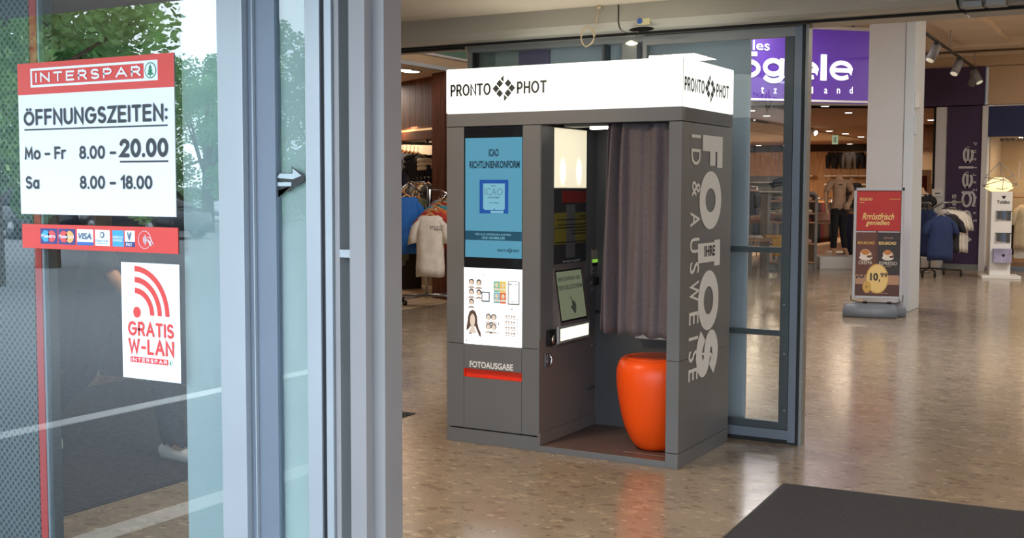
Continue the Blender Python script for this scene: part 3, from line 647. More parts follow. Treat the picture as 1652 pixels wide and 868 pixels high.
for (u, v), bgc, hr in (((.52, .70), (150, 220, 200), (40, 110, 110)), ((.63, .70), (250, 226, 120), (214, 96, 90)), ((.52, .555), (150, 210, 240), (110, 120, 190)), ((.63, .555), (240, 130, 90), (60, 40, 60))):
    pp([U(u, v), U(u+.108, v), U(u+.108, v+.143), U(u, v+.143)], pm('tile%d' % bgc[0]+str(bgc[1]), bgc), 'colour_tile')
    portrait(u+.054, v+.085, .068, pm('h%d%d' % hr[:2], hr), pm('f2', (250, 240, 220)), pm('c2', (246, 246, 240)))
pp([U(.765, .545), U(.965, .545), U(.965, .85), U(.765, .85)], pm('border', (150, 150, 150)), 'photo_frame')
MB().poly([U(.785, .565), U(.945, .565), U(.945, .84), U(.785, .84)], (sx0, -.0014, pz0), X, Z, .0005).build('photo_field', 'poster_lit', post)
portrait(.865, .70, .065, pm('h9', (150, 130, 120)), fc, cl_)
def ptx(s, u, v, wd, ht, m=None, b=.015): text(MB(), s, (sx0+u*PWd, -.0022, pz0+v*PHt), X, Z, wd*PWd, ht*PHt, b, t=.0004).build('lettering', m or pm('ink', (70, 70, 78)), post)
ptx('MASTER', .79, .795, .15, .028, b=.03); ptx('OF THE DAY', .80, .77, .13, .014); ptx('1000 €', .80, .58, .13, .024, b=.03)
ptx('Pass', .05, .925, .05, .014); ptx('Fotos  5x', .05, .905, .12, .014); ptx('18', .31, .90, .045, .03); ptx('Pop-Art', .54, .90, .09, .012); ptx('€ 8', .91, .885, .05, .03)
ptx('Passbild', .25, .545, .08, .008); ptx('Spass-Fotos', .78, .53, .18, .01); ptx('•  ■  ▪', .79, .485, .10, .014)
# long haired portrait
pp([U(x, y) for x, y in [(.155, .455), (.105, .435), (.075, .37), (.065, .30), (.045, .22), (.045, .17), (.085, .20), (.125, .24), (.20, .24), (.23, .19), (.27, .12), (.305, .10), (.30, .16), (.265, .21), (.24, .29), (.235, .37), (.205, .435)]], pm('brown_hair', (104, 86, 76)), 'portrait_hair')
MB().poly([U(x, y) for x, y in [(.13, .25), (.185, .25), (.20, .20), (.24, .15), (.07, .15), (.11, .20)]], (sx0, -.0012, pz0), X, Z, .0004).build('portrait_neck', pm('pale_face', (255, 246, 240)), post)
MB().poly([U(.155+.045*math.cos(a*PI/8), .315+.085*math.sin(a*PI/8)) for a in range(16)], (sx0, -.0014, pz0), X, Z, .0005).build('portrait_face', pm('pale_face', (255, 246, 240)), post)
pp([U(.268, .22), U(.275, .22), U(.275, .40), U(.268, .40)], pm('ink', (70, 70, 78)), 'print')
pp([U(.09, .135), U(.145, .14), U(.14, .155), U(.09, .15)], pm('ink', (70, 70, 78)), 'print')
for cu, cv in ((.435, .355), (.525, .355), (.435, .23), (.525, .23)): portrait(cu, cv, .078, pm('h5', (130, 126, 130)), pm('pale_face', (255, 246, 240)), pm('c5', (244, 240, 240)))
for i in range(4):
    for j in range(4): portrait(.74+.045*i, .385-.072*j, .030, pm('h6', (110, 108, 112)), fc, cl_)
for i in range(5): pe(.925, .36-.045*i, .008, .008, pm('ink', (70, 70, 78)))
pp([U(.60, .28), U(.62, .26), U(.612, .34)], pm('h5', (130, 126, 130))); pp([U(.60, .15), U(.615, .17), U(.604, .21)], pm('h5', (130, 126, 130)))
ptx('5,-', .26, .09, .05, .03); ptx('Portrait-Serie', .40, .085, .14, .012); ptx('15', .585, .065, .05, .035); ptx('Sticker', .74, .085, .06, .012); ptx('€ 5', .91, .055, .05, .03)
ptx('F', .045, .015, .02, .05, b=.03); ptx('PRONTOPHOT', .72, .015, .22, .016)
# header band, right wall
bb('header_front', 'booth_grey', -BW, 0, 0, .045, zo+.004, HB)
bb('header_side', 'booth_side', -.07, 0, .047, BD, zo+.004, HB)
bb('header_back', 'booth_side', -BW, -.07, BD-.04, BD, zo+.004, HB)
bb('roof_panel', 'booth_side', -BW+.03, -.07, .045, BD-.04, zo+.03, zo+.05)
bb('gap_line', 'gap_black', -BW+.004, -.004, .006, .04, zo, zo+.004, bv=0)
for z0, z1 in ((0, .078), (.0815, zs-.001), (zs+.001, zo)): bb('side_wall', 'booth_grey', -.07, 0, 0, BD, z0, z1)
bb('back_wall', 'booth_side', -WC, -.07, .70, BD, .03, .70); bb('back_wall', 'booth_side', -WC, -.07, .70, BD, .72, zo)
bb('ledge', mat('ledge_white', (176, 176, 180), .5), -.52, -.07, .63, .70, at(1030, 546, y=.63).z, at(1030, 536, y=.63).z)
bb('booth_floor', 'booth_floor', -WC, -.07, .012, .70, 0, .032); bb('floor_lip', 'booth_grey', -WC, -.07, 0, .012, 0, .034)
bb('floor_stripe', mat('stripe_grey', (128, 124, 122), .6), -.35, -.12, .11, .115, .032, .0335, bv=0)
# lightbox
lb = bb('lightbox', 'lightbox_white', -BW-.002, .004, -.004, BD+.002, HB+.001, BH, bv=.008)
MB().box(.0035, .0052, -.0052, -.0035, HB+.004, BH-.006).build('corner_seam', mat('seam', (190, 190, 180), .5), lb)
a = at(727, 145, y=-.006); b = at(882, 145, y=-.006)
lz0 = at(811, 164, y=-.006).z; lz1 = at(811, 121, y=-.006).z
logo((a.x, -.006, lz0), X, Z, b.x-a.x, lz1-lz0, 'letter_dark', lb, bold=.05)
XS = .0055
a = at(1104, 150, x=XS).y; b = at(1175.5, 150, x=XS).y
lz0 = at(1147, 167, x=XS).z; lz1 = at(1147, 120, x=XS).z
logo((XS, a, lz0), Y, Z, b-a, lz1-lz0, 'letter_dark', lb, bold=.05)
# big side lettering, reading downwards: letter tops towards +y
def side(s, p0, p1, q0, q1, bold, sp=1, m='letter_grey', off=.0):
    yb, yt = at(p0, 400, x=.001).y, at(p1, 400, x=.001).y
    z1, z0 = at((p0+p1)/2, q0, x=.001).z, at((p0+p1)/2, q1, x=.001).z
    text(MB(), s, (.001+off, yb, z1), -Z, Y, z1-z0, yt-yb, bold, spacing=sp).build('lettering', m, booth)
for ch, q0, q1, p0, p1 in (('F', 219, 270, 1131, 1163), ('O', 276, 370, 1127, 1162), ('T', 388, 430, 1126, 1161), ('O', 436, 532, 1127, 1160), ('S', 533, 605, 1125, 1160)):
    yb, yt = at(p0, 400, x=.001).y, at(p1, 400, x=.001).y; z1, z0 = at((p0+p1)/2, q0, x=.001).z, at((p0+p1)/2, q1, x=.001).z
    stext(MB(), ch, (.001, yb, z1), -Z, Y, z1-z0, yt-yb, .27, butt=True).build('lettering', 'letter_grey', booth)
yb, yt = at(1126, 400, x=.001).y, at(1154, 400, x=.001).y
z1, z0 = at(1140, 392, x=.001).z, at(1140, 417, x=.001).z
MB().poly([(0, 0), (z1-z0, 0), (z1-z0, yt-yb), (0, yt-yb)], (.0012, yb, z1), -Z, Y, .0004).build('lettering_field', 'letter_grey', booth)
z1, z0 = at(1145, 396, x=.001).z, at(1145, 413, x=.001).z
text(MB(), 'IHRE', (.003, at(1136, 400, x=.001).y, z0), Y, Z, at(1153, 400, x=.001).y-at(1136, 400, x=.001).y, z1-z0, .03).build('lettering', 'letter_dark', booth)
sy0, sy1 = 1113, 1128
for ch, q0, q1 in (('I', 217, 222), ('D', 240, 266), ('&', 292, 318), ('A', 342, 366), ('U', 384, 408), ('S', 423, 442), ('W', 453, 487), ('E', 503, 523), ('I', 543, 548), ('S', 565, 583), ('E', 594, 613)):
    side(ch, sy0+(2 if ch == '&' else 0), sy1, q0, q1, .012)
# -------- console wall, faces +x at x = -WC
WX = -WC+.004
def cy(p, q=300): return at(p, q, x=WX).y
def cz(p, q): return at(p, q, x=WX).z
y0, y1, y2 = cy(894), cy(946), .70
wall = bb('console_wall', 'booth_dark', -WC-.01, -WC+.001, .002, .70, .078, zo, bv=0)
bb('wall_plinth', 'booth_dark', -WC, -WC+.008, .002, .70, .034, .10, wall, bv=0)
z2 = cz(920, 303)
bb('wall_strip', 'booth_grey', -WC, WX+.001, .003, y0-.003, .62, zo-.004, wall, bv=0)  # lighter grey puts the lamp panel's light into the strip colour
bb('wall_strip', 'booth_grey', -WC, WX-.001, y1+.003, .70, z2, zo-.006, wall, bv=0); bb('wall_strip', 'booth_grey', -WC, WX-.001, y1+.003, .70, .62, z2-.004, wall, bv=0)
lp = bb('lamp_panel', 'lamp_panel', -WC, WX, y0, y1, z2, zo-.006, bv=0)
for p in (908, 934):  # stacked discs step each hot spot's soft falloff into their emission
    yc, zc_ = cy(p), cz(p, 277)
    for s_, h_, es_ in ((1.5, 0, 1.0), (1.25, 1, 1.3), (1.0, 2, 2.0), (.75, 3, 3.0)):
        MB().rings([[Vector((WX+.0005+.001*(h_+q), yc+s_*r*.026*math.cos(2*PI*k/24), zc_+s_*r*.055*math.sin(2*PI*k/24))) for k in range(24)] for r, q in ((1, 0), (.97, 1), (.2, 1))]).build('lamp', mat('lamp_glow_%d' % h_, (250, 244, 220), .4, emit=(255, 244, 214) if h_ else (244, 234, 202), es=es_), lp)
z3 = cz(920, 424)
inf = bb('info_panel', 'poster_black', -WC, WX, y0, y1, z3, z2-.006, bv=0)
bb('red_field', 'poster_red', WX, WX+.001, cy(907), y1-.002, cz(925, 327), cz(925, 308), inf, bv=0)
bb('yellow_field', 'poster_yellow', WX, WX+.0008, y0+.003, y1-.002, cz(920, 393), cz(920, 343), inf, bv=0)
bb('grey_field', 'poster_grey', WX+.0001, WX+.0012, cy(914), cy(928), z3+.03, cz(920, 330), inf, bv=0)
for i, (q, pa) in enumerate(((349, 934), (354, 897), (362, 899), (367, 893), (372, 921), (377, 922), (390, 896))):
    bb('text_line', 'gap_black', WX+.0012, WX+.002, cy(pa)+.003, y1-.004, cz(920, q)-.0035, cz(920, q)+.0025, inf, bv=0)
text(MB(), 'Hier erhalten Sie fertige Bilder', (WX+.003, cy(908), cz(920, 425)+.006), Y, Z, cy(936)-cy(908), .016, .0).build('lettering', 'letter_grey', inf)
# slanted touch screen housing
q = [at(893.5, 441, x=WX), at(926, 436, x=WX+.0), at(941, 511, x=WX+.06), at(893.5, 520, x=WX+.06)]
zt_, zb_ = cz(910, 437), cz(910, 520)
hs = MB().rings([[Vector((WX, y, z_)) if k == 0 else Vector((WX+dx, y, z_)) for k, (dx, z_) in enumerate(((0, zt_+.02), (.004, zt_+.02), (.050, zb_), (.050, zb_-.10), (0, zb_-.13)))] for y in (y0-.01, y1-.045)])
hs.sm = [False]*len(hs.sm); hs = hs.build('console', 'booth_dark', booth)
sd = Vector((.046, 0, zb_-zt_-.02)).normalized(); sn = Vector((-sd.z, 0, sd.x)); so = Vector((WX+.004, 0, zt_+.02))
L_ = (Vector((WX+.050, 0, zb_))-so).length
def sl_(y, s, off): return so+Vector((0, y, 0))+sd*s+sn*off
ya, yb2 = y0+.0, y1-.085
MB().add([sl_(ya, .012, .001), sl_(yb2+.01, .012, .001), sl_(yb2+.01, L_-.01, .001), sl_(ya, L_-.01, .001)], [(0, 1, 2, 3)]).build('bezel', 'gap_black', hs)
MB().add([sl_(ya+.008, .022, .002), sl_(yb2, .022, .002), sl_(yb2, L_-.022, .002), sl_(ya+.008, L_-.022, .002)], [(0, 1, 2, 3)]).build('touch_screen', 'console_screen', hs)
wsc = yb2-ya-.008
text(MB(), 'BERÜHREN SIE', sl_(ya+.02, .075, .003), Y, -sd, wsc-.04, .026, .02).build('lettering', 'console_ink', hs)
text(MB(), 'DEN BILDSCHIRM', sl_(ya+.014, .125, .003), Y, -sd, wsc-.02, .026, .02).build('lettering', 'console_ink', hs)
hc = sl_(ya+wsc*.55, .215, .003)
MB().poly([(x*.001, y*.001) for x, y in [(-30, 52), (-24, 54), (-6, 22), (2, 24), (8, 18), (14, 20), (20, 12), (26, 12), (30, -8), (24, -34), (18, -46), (0, -48), (-14, -30), (-34, -14), (-36, -6), (-20, -6), (-14, 2), (-16, 20)]], hc, Y, -sd, .0006).build('hand_symbol', 'console_ink', hs)
# lit tray below the screen
tr_z1, tr_z0 = zb_-.006, zb_-.10
tray = bb('lit_tray', 'alu_light', WX+.045, WX+.057, y0-.045, y1-.055, tr_z0, tr_z1, bv=.002)
bb('tray_light', 'lamp_hot', WX+.057, WX+.059, y0-.022, y1-.078, tr_z0+.014, tr_z1-.014, tray, bv=0).data.materials[0] = mat('tray_glow', (255, 250, 225), .4, emit=(255, 250, 218), es=1.25)
# coin unit
cp = at(885, 545, x=WX); cu_ = bb('coin_unit', 'black_plastic', WX, WX+.02, cp.y-.03, cp.y+.045, cp.z-.045, cp.z+.045)
MB().tube([(WX+.02, cp.y+.015, cp.z-.01), (WX+.032, cp.y+.015, cp.z-.01)], [.026, .026], 20).build('coin_dial', 'chrome', cu_)
MB().tube([(WX+.032, cp.y+.015, cp.z-.01), (WX+.036, cp.y+.015, cp.z-.01)], .012, 14).build('coin_slot', 'black_plastic', cu_)
cp = at(882, 581, x=WX); hn = bb('handle_plate', 'steel', WX, WX+.008, cp.y-.03, cp.y+.0, cp.z-.04, cp.z+.04)
MB().tube([(WX+.008, cp.y+.012, cp.z+.035), (WX+.02, cp.y+.02, cp.z+.01), (WX+.02, cp.y+.02, cp.z-.012), (WX+.008, cp.y+.012, cp.z-.035)], .007).build('handle', 'chrome', hn)
# card and note readers near the back
def wp(p0, p1, q0, q1, m, name, par, t=.01):
    a, b = cy(p0), cy(p1); return bb(name, m, WX, WX+t, a, b, cz((p0+p1)/2, q1), cz((p0+p1)/2, q0), par, bv=0)
rd = wp(954, 965, 401, 443, 'booth_dark', 'payment_unit', booth, .006)
wp(955, 964, 403, 416, mat('sticker_sand', (178, 172, 156), .5), 'info_sticker', rd, .009); wp(955, 965, 418, 423, 'green_lit', 'note_slot_light', rd, .012); wp(954.5, 965, 424, 428, 'gap_black', 'note_slot', rd, .012)
wp(955, 964, 430, 435, 'steel', 'slot_frame', rd, .009); wp(955, 964, 438, 442, 'steel', 'slot_frame', rd, .009); wp(960, 966, 446, 459, 'gap_black', 'card_slot', rd, .02)
wp(955, 964, 465, 469, 'steel', 'return_slot', rd, .009); wp(955, 964, 554, 557, 'steel', 'return_slot', rd, .009)
MB().tube([(WX+.004, cy(953), cz(953, 456)), (WX+.016, cy(953), cz(953, 456))], .012, 14).build('button', 'steel', rd)
wp(950, 965, 622, 627, mat('faint_print', (84, 78, 78), .5), 'print', rd, .002)
# ceiling light inside
bb('ceiling_lamp', 'strip_light', -.66, -.42, .30, .34, zo-.012, zo+.002, bv=0)
bb('lamp_housing', 'frame_grey', -.80, -.10, .26, .38, zo+.002, zo+.02, bv=0)
# curtain
def curtain():
    cx0t, cx1 = at(978, 205, y=.06).x, -.074; cx0b = at(964, 530, y=.06).x
    zb_ = [at(965, 530, y=.06).z, at(1072, 545, y=.06).z]
    nu, nv = 150, 26; vs = []; fs = []
    for j in range(nv+1):
        v = j/nv; z = None
        for i in range(nu+1):
            u = i/nu; x0 = cx0t+(cx0b-cx0t)*(v**.7)
            uu = u**1.0
            x = x0+(cx1-x0)*uu
            amp = .008+.022*math.exp(-((u-.12)/.18)**2)+.004*math.sin(u*11)+.004*v
            ph = 2*PI*(4.6*u+.5*math.sin(3.1*u)+.06*math.sin(3*v+5*u))
            y = .075+amp*(math.sin(ph)+.35*math.sin(2*ph+1.2))+.008*math.sin(v*5+u*14)
            x += .008*math.cos(ph)*(.5+v*.5)
            zz = (zo+.004)+(zb_[0]+(zb_[1]-zb_[0])*u-.012-(zo+.004))*v+.006*math.sin(ph)*v
            vs.append((x, y, zz))
    for j in range(nv):
        for i in range(nu):
            a = j*(nu+1)+i; fs.append((a, a+1, a+nu+2, a+nu+1))
    m = MB().add(vs, fs, True); o = m.build('curtain', 'curtain_fabric', booth)
    s = o.modifiers.new('thick', 'SOLIDIFY'); s.thickness = .003
    return o
cu = curtain()
MB().tube([(-WC+.02, .075, zo+.012), (-.07, .075, zo+.012)], .008).build('curtain_rail', 'steel', booth)
# stool
sc = Vector((-.238, .285, .033)); st_ = thing('stool', 'bright orange rounded plastic stool standing inside the photo booth', 'stool', sc)
def superlathe(prof, c, n=40, e=2.5):
    R_ = []
    for r, z in prof:
        ring = []
        for k in range(n):
            a = 2*PI*k/n+.5; q_ = (abs(math.cos(a-.5))**e+abs(math.sin(a-.5))**e)**(-1/e)
            ring.append(Vector((c[0]+1.07*r*q_*math.cos(a), c[1]+1.07*r*q_*math.sin(a), c[2]+z*1.02)))
        R_.append(ring)
    return MB().rings(R_)
superlathe([(.02, 0), (.07, .0), (.092, .004), (.114, .022), (.134, .055), (.158, .11), (.178, .18), (.192, .26), (.201, .33), (.204, .38), (.202, .42), (.194, .452), (.180, .474), (.162, .486)], sc).build('seat_shell', 'stool_orange', st_)
superlathe([(.162, .486), (.145, .490), (.08, .492), (.01, .492)], sc).build('seat_top', 'stool_orange', st_)

# ================================================================ SIGNS ON THE OUTER GLASS
SY = OY-.0015
def sp(p, q): return at(p, q, y=SY)
def sx_(p, q): return at(p, q, y=SY).x
def sz_(p, q): return at(p, q, y=SY).z
hs_ = thing('opening_hours_sign', 'white sign with red heading and bold black shop opening hours stuck on left glass pane', 'sign', sp(157, 220))
X0, X1 = (sx_(28, 104)+sx_(35, 345))/2, (sx_(278, 86)+sx_(287, 348))/2; Z1, Z0 = sz_(28, 104), sz_(35, 345)
W_, H_ = X1-X0, Z1-Z0
MB().box(X0, X1, SY-.001, SY, Z0, Z1).build('board', 'sign_white', hs_)
zr = (sz_(30, 155)+sz_(280, 139))/2
MB().box(X0-.0005, X1+.0005, SY-.0016, SY-.001, zr, Z1+.0005).build('red_field', 'sign_red', hs_)
def outline(x0, x1, z0, z1, t, m, par, y=SY-.0022):
    MB().box(x0, x1, y, y+.0005, z0, z0+t).box(x0, x1, y, y+.0005, z1-t, z1).box(x0, x0+t, y, y+.0005, z0+t, z1-t).box(x1-t, x1, y, y+.0005, z0+t, z1-t).build('outline', m, par)
def spar(x0, x1, z0, z1, par, t):
    outline(x0, x1, z0, z1, t, 'sign_white', par)
    h = z1-z0; e = x1-h*.95
    MB().box(e, x1-t*.5, SY-.0024, SY-.0020, z0+t*.5, z1-t*.5).build('tree_field', 'sign_white', par)
    c = Vector(((e+x1)/2, SY-.0030, (z0+z1)/2)); r = h*.40
    MB().poly(ell(0, 0, r, r, 24), c, X, Z, .0003).build('tree_ring', 'sign_green', par)
    MB().poly(ell(0, 0, r*.86, r*.86, 24), c-Y*.0005, X, Z, .0003).build('tree_disc', 'sign_white', par)
    MB().poly([(0, r*.8), (r*.30, r*.25), (r*.15, r*.25), (r*.45, -.15*r), (r*.25, -.15*r), (r*.6, -.55*r), (.1*r, -.55*r), (.1*r, -.78*r), (-.1*r, -.78*r), (-.1*r, -.55*r), (-r*.6, -.55*r), (-r*.25, -.15*r), (-r*.45, -.15*r), (-r*.15, r*.25), (-r*.30, r*.25)], c-Y*.001, X, Z, .0003).build('fir_tree', 'sign_green', par)
    stext(MB(), 'INTERSPAR', (x0+h*.42, SY-.0024, z0+h*.24), X, Z, e-x0-h*.62, h*.52, .19, .26).build('lettering', 'sign_white', par)
spar(sx_(50, 128), sx_(255, 116), sz_(51, 141.5), sz_(50, 111), hs_, .0085)
def stx(s, p0, q0, p1, q1, m, par, bold=.02, h=None, SYo=.0022):
    """p0,q0 = bottom left pixel; p1,q1 = top right pixel"""
    a, b = sp(p0, q0), sp(p1, q1); text(MB(), s, (a.x, SY-SYo, a.z), X, Z, b.x-a.x, (h if h else b.z-a.z), bold).build('lettering', m, par)
def sts(s, p0, q0, p1, q1, m, par, wt, gap, SYo=.0022):
    a, b = sp(p0, q0), sp(p1, q1); stext(MB(), s, (a.x, SY-SYo, a.z), X, Z, b.x-a.x, b.z-a.z, wt, gap).build('lettering', m, par)
sts('ÖFFNUNGSZEITEN:', 39.5, 203.5, 271, 164, 'sign_black', hs_, .175, .20)
MB().box(sx_(40, 209), sx_(271, 202), SY-.002, SY-.001, sz_(40, 211), sz_(40, 208.5)).build('underline', 'sign_black', hs_)
sts('Mo – Fr', 41, 258, 107, 236, 'sign_black', hs_, .20, .13); sts('8.00 –', 129, 257, 188, 234, 'sign_black', hs_, .20, .13)
sts('20.00', 194, 254.5, 272, 222, 'sign_black', hs_, .23, .13)
MB().box(sx_(194, 258), sx_(272, 258), SY-.002, SY-.001, sz_(194, 262.5), sz_(194, 259.5)).build('underline', 'sign_black', hs_)
sts('Sa', 43, 305, 64, 284, 'sign_black', hs_, .20, .13); sts('8.00 – 18.00', 130, 305, 246.5, 283, 'sign_black', hs_, .20, .13)
# card strip
cs = thing('payment_card_strip', 'narrow red sticker strip with payment card symbols below the opening hours sign', 'sign', sp(160, 384))
A, B = sp(36, 361), sp(288, 407); zA = sz_(36, 361); zB = sz_(36, 399.5)
MB().box(A.x, B.x, SY-.001, SY, zB, zA).build('board', 'sign_red', cs)
hh = zA-zB
def card(p0, p1, m, name='card_symbol', f0=.2, f1=.84, y=.0016, r=.0):
    a, b = sx_(p0, 384), sx_(p1, 384); return MB().box(a, b, SY-y, SY-y+.0005, zB+hh*f0, zB+hh*f1).build(name, m, cs), a, b
def disc(cx, r, m, f=.52, y=.0022): MB().poly(ell(0, 0, r, r*1.0, 22), (cx, SY-y, zB+hh*f), X, Z, .0004).build('disc', m, cs)
_, a, b = card(66, 93, 'card_navy'); disc(a+(b-a)*.32, hh*.24, 'card_blue'); disc(a+(b-a)*.68, hh*.24, 'card_red')
text(MB(), 'Maestro', (a+.008, SY-.003, zB+hh*.46), X, Z, b-a-.014, hh*.14, .02).build('lettering', 'sign_white', cs)
_, a, b = card(95, 122, 'card_navy'); disc(a+(b-a)*.32, hh*.24, 'card_red'); disc(a+(b-a)*.68, hh*.24, 'card_orange')
text(MB(), 'MasterCard', (a+.005, SY-.003, zB+hh*.46), X, Z, b-a-.010, hh*.14, .02).build('lettering', 'sign_white', cs)
_, a, b = card(125, 151, 'sign_white'); card(125, 151, 'card_royal', f0=.2, f1=.33, y=.0018)
text(MB(), 'VISA', (a+.008, SY-.003, zB+hh*.44), X, Z, b-a-.016, hh*.26, .02, shear=.2).build('lettering', 'card_slate', cs)
_, a, b = card(154, 177.5, 'sign_white'); disc((a+b)/2, hh*.13, 'card_slate', .64); disc((a+b)/2-.001, hh*.075, 'sign_white', .64, .0026)
text(MB(), 'Diners Club', (a+.006, SY-.003, zB+hh*.36), X, Z, b-a-.012, hh*.10, .0).build('lettering', 'card_slate', cs); text(MB(), 'INTERNATIONAL', (a+.008, SY-.003, zB+hh*.27), X, Z, b-a-.016, hh*.05, .0).build('lettering', 'card_slate', cs)
_, a, b = card(182, 200, 'card_blue'); text(MB(), 'AMERICAN', (a+.003, SY-.003, zB+hh*.52), X, Z, b-a-.006, hh*.10, .02).build('lettering', 'sign_white', cs); text(MB(), 'EXPRESS', (a+.006, SY-.003, zB+hh*.40), X, Z, b-a-.010, hh*.09, .02).build('lettering', 'sign_white', cs)
_, a, b = card(202, 218, 'sign_white'); card(202, 218, 'card_navy', f0=.2, f1=.40, y=.0018)
text(MB(), 'V', (a+.012, SY-.003, zB+hh*.46), X, Z, (b-a)*.45, hh*.32, .03).build('lettering', 'card_slate', cs); text(MB(), 'PAY', (a+.009, SY-.003, zB+hh*.23), X, Z, (b-a)*.62, hh*.13, .02).build('lettering', 'sign_white', cs)
c = Vector((sx_(234, 384), SY-.0022, zB+hh*.50)); R0 = hh*.34
MB().tube([c+X*R0*math.cos(k*PI/16)+Z*R0*math.sin(k*PI/16) for k in range(32)], .0009, 6, True).build('ring', 'sign_white', cs)
for k in range(4):
    r = R0*(.24+.15*k); cc = c+X*(-.40*R0)
    MB().tube([cc+X*r*math.cos(t*.17)+Z*r*1.1*math.sin(t*.17)*1.0 for t in range(-5, 6)], .0012, 5).build('wave', 'sign_white', cs)
MB().tube([c+X*R0*.5+Z*R0*.3, c+X*R0*.9+Z*R0*.25, c+X*R0*1.25-Z*R0*.3, c+X*R0*1.4-Z*R0*.5], .0016, 5).tube([c+X*R0*.45-Z*R0*.05, c+X*R0*.8-Z*R0*.15, c+X*R0*1.1-Z*R0*.7], .0016, 5).tube([c+X*R0*.5+Z*R0*.1, c+X*R0*.75-Z*R0*.35, c+X*R0*.95-Z*R0*.65], .002, 5).build('hand_symbol', 'sign_white', cs)
# wireless sign
wl_ = thing('wireless_sign', 'white sign with red wireless waves reading GRATIS W-LAN, low on the left glass', 'sign', sp(243, 520))
WX0, WX1 = sx_(197, 500), sx_(290.5, 500); WZ1, WZ0 = sz_(195, 422.5), sz_(200, 608)
MB().box(WX0, WX1, SY-.001, SY, WZ0, WZ1).build('board', 'sign_white', wl_)
wq = WX1-WX0; wh = WZ1-WZ0
pc = Vector((WX0+wq*.27, SY-.0018, WZ0+wh*.575))
MB().poly(ell(0, 0, wq*.065, wq*.07, 24), pc, X, Z, .0006).build('dot', 'sign_red', wl_)
for k in range(3):
    r0 = wq*(.15+.13*k); t_ = wq*.07; pts = []
    o = pc+X*(-.03*wq)+Z*(-.03*wq)
    inn = [((r0+.03)*math.cos(a), (r0*1.05+.03)*math.sin(a)) for a in [PI/2*i/14 for i in range(15)]]
    out = [((r0+.03+t_)*math.cos(a), (r0*1.05+.03+t_)*math.sin(a)) for a in [PI/2*i/14 for i in range(15)]]
    b = MB(); nrm = Y*-.0006
    V_ = [o+X*p[0]+Z*p[1] for p in inn]+[o+X*p[0]+Z*p[1] for p in out]
    V_ += [p+nrm for p in V_]; n_ = 15
    F_ = [(i, i+1, n_+i+1, n_+i) for i in range(14)]+[(2*n_+i, 3*n_+i, 3*n_+i+1, 2*n_+i+1) for i in range(14)]
    b.add(V_, F_); b.build('wave', 'sign_red', wl_)
stext(MB(), 'GRATIS', (WX0+wq*.11, SY-.0018, WZ0+wh*.37), X, Z, wq*.79, wh*.125, .19, .20).build('lettering', 'sign_red', wl_)
stext(MB(), 'W-LAN', (WX0+wq*.11, SY-.0018, WZ0+wh*.215), X, Z, wq*.79, wh*.135, .19, .20).build('lettering', 'sign_red', wl_)
lx0, lx1, lz0_, lz1_ = WX0+wq*.13, WX0+wq*.88, WZ0+wh*.135, WZ0+wh*.195
MB().box(lx0, lx1, SY-.0018, SY-.0012, lz0_, lz1_).build('red_field', 'sign_red', wl_); spar(lx0, lx1, lz0_, lz1_, wl_, .0022)
arrow('arrow_sticker', at(467, 285, y=OY+.010), 1.0, 'black and white arrow sticker on the narrow glass pane beside the left frame')
# ================================================================ FASHION SHOP SIGNS
SA = math.radians(45); F0 = atd(1397, 300, 17.9); F0.z = 0
FD = Vector((math.cos(SA), math.sin(SA), 0)); FN = Vector((math.sin(SA), -math.cos(SA), 0))
sz0 = fp(1350, 166).z; sz1 = fp(1350, 50).z; su0 = fu(fp(1125, 100)); su1 = fu(fp(1402, 100))
sg = thing('shop_sign', 'large lit purple fascia sign with white letters above the fashion shop entrance', 'sign', F0+FD*((su0+su1)/2)+Z*sz0)
def FB(u0, u1, d0, d1, z0, z1): return MB(FM()).box(u0, u1, -d1, -d0, z0, z1)
FB(su0, su1, -.1, .10, sz0, sz1).build('sign_box', 'purple_sign', sg)
FB(su0, su1, .101, .112, sz0-.0, sz0+.03).build('edge_trim', 'column_white', sg); FB(su0, su1, -.12, .112, sz1, sz1+.05).build('edge_trim', 'column_white', sg)
for q in (.1, .9): FB(su0+(su1-su0)*q-.02, su0+(su1-su0)*q+.02, -.02, .02, sz1+.05, 3.95).build('hanger', 'steel', sg)
def ftx(s, p0, p1, qt, qb, bold=.03, sp_=1):
    a, b = fp(p0, qb, .11), fp(p1, qb, .11); zt_ = fp((p0+p1)/2, qt, .11).z; zb_ = fp((p0+p1)/2, qb, .11).z
    fn = (lambda mb: stext(mb, s, Vector((a.x, a.y, zb_)), FD, Z, (b-a).dot(FD), zt_-zb_, bold, t=.01, butt=True)) if bold > .1 else (lambda mb: text(mb, s, Vector((a.x, a.y, zb_)), FD, Z, (b-a).dot(FD), zt_-zb_, bold, spacing=sp_, t=.01))
    fn(MB()).build('lettering', 'sign_letter_lit', sg)
ftx('V', 1150, 1188, 94, 130, .30)
ftx('ö', 1188, 1226, 83, 125, .17); ftx('g', 1230, 1264, 94, 134, .19); ftx('e', 1280, 1320, 98, 130, .215); ftx('l', 1323, 1334, 88, 130, .26); ftx('e', 1338, 1375, 98, 130, .215)
ftx('Charles', 1158, 1241, 64, 80, 0)
for i, ch in enumerate('Switzerland'):
    p = 1166+20.4*i; ftx(ch, p, p+(2.2 if ch in 'il' else 6 if ch == 'w' else 5), 140 if ch in 'Stld' else 143 if ch != 'i' else 139, 151, .0)
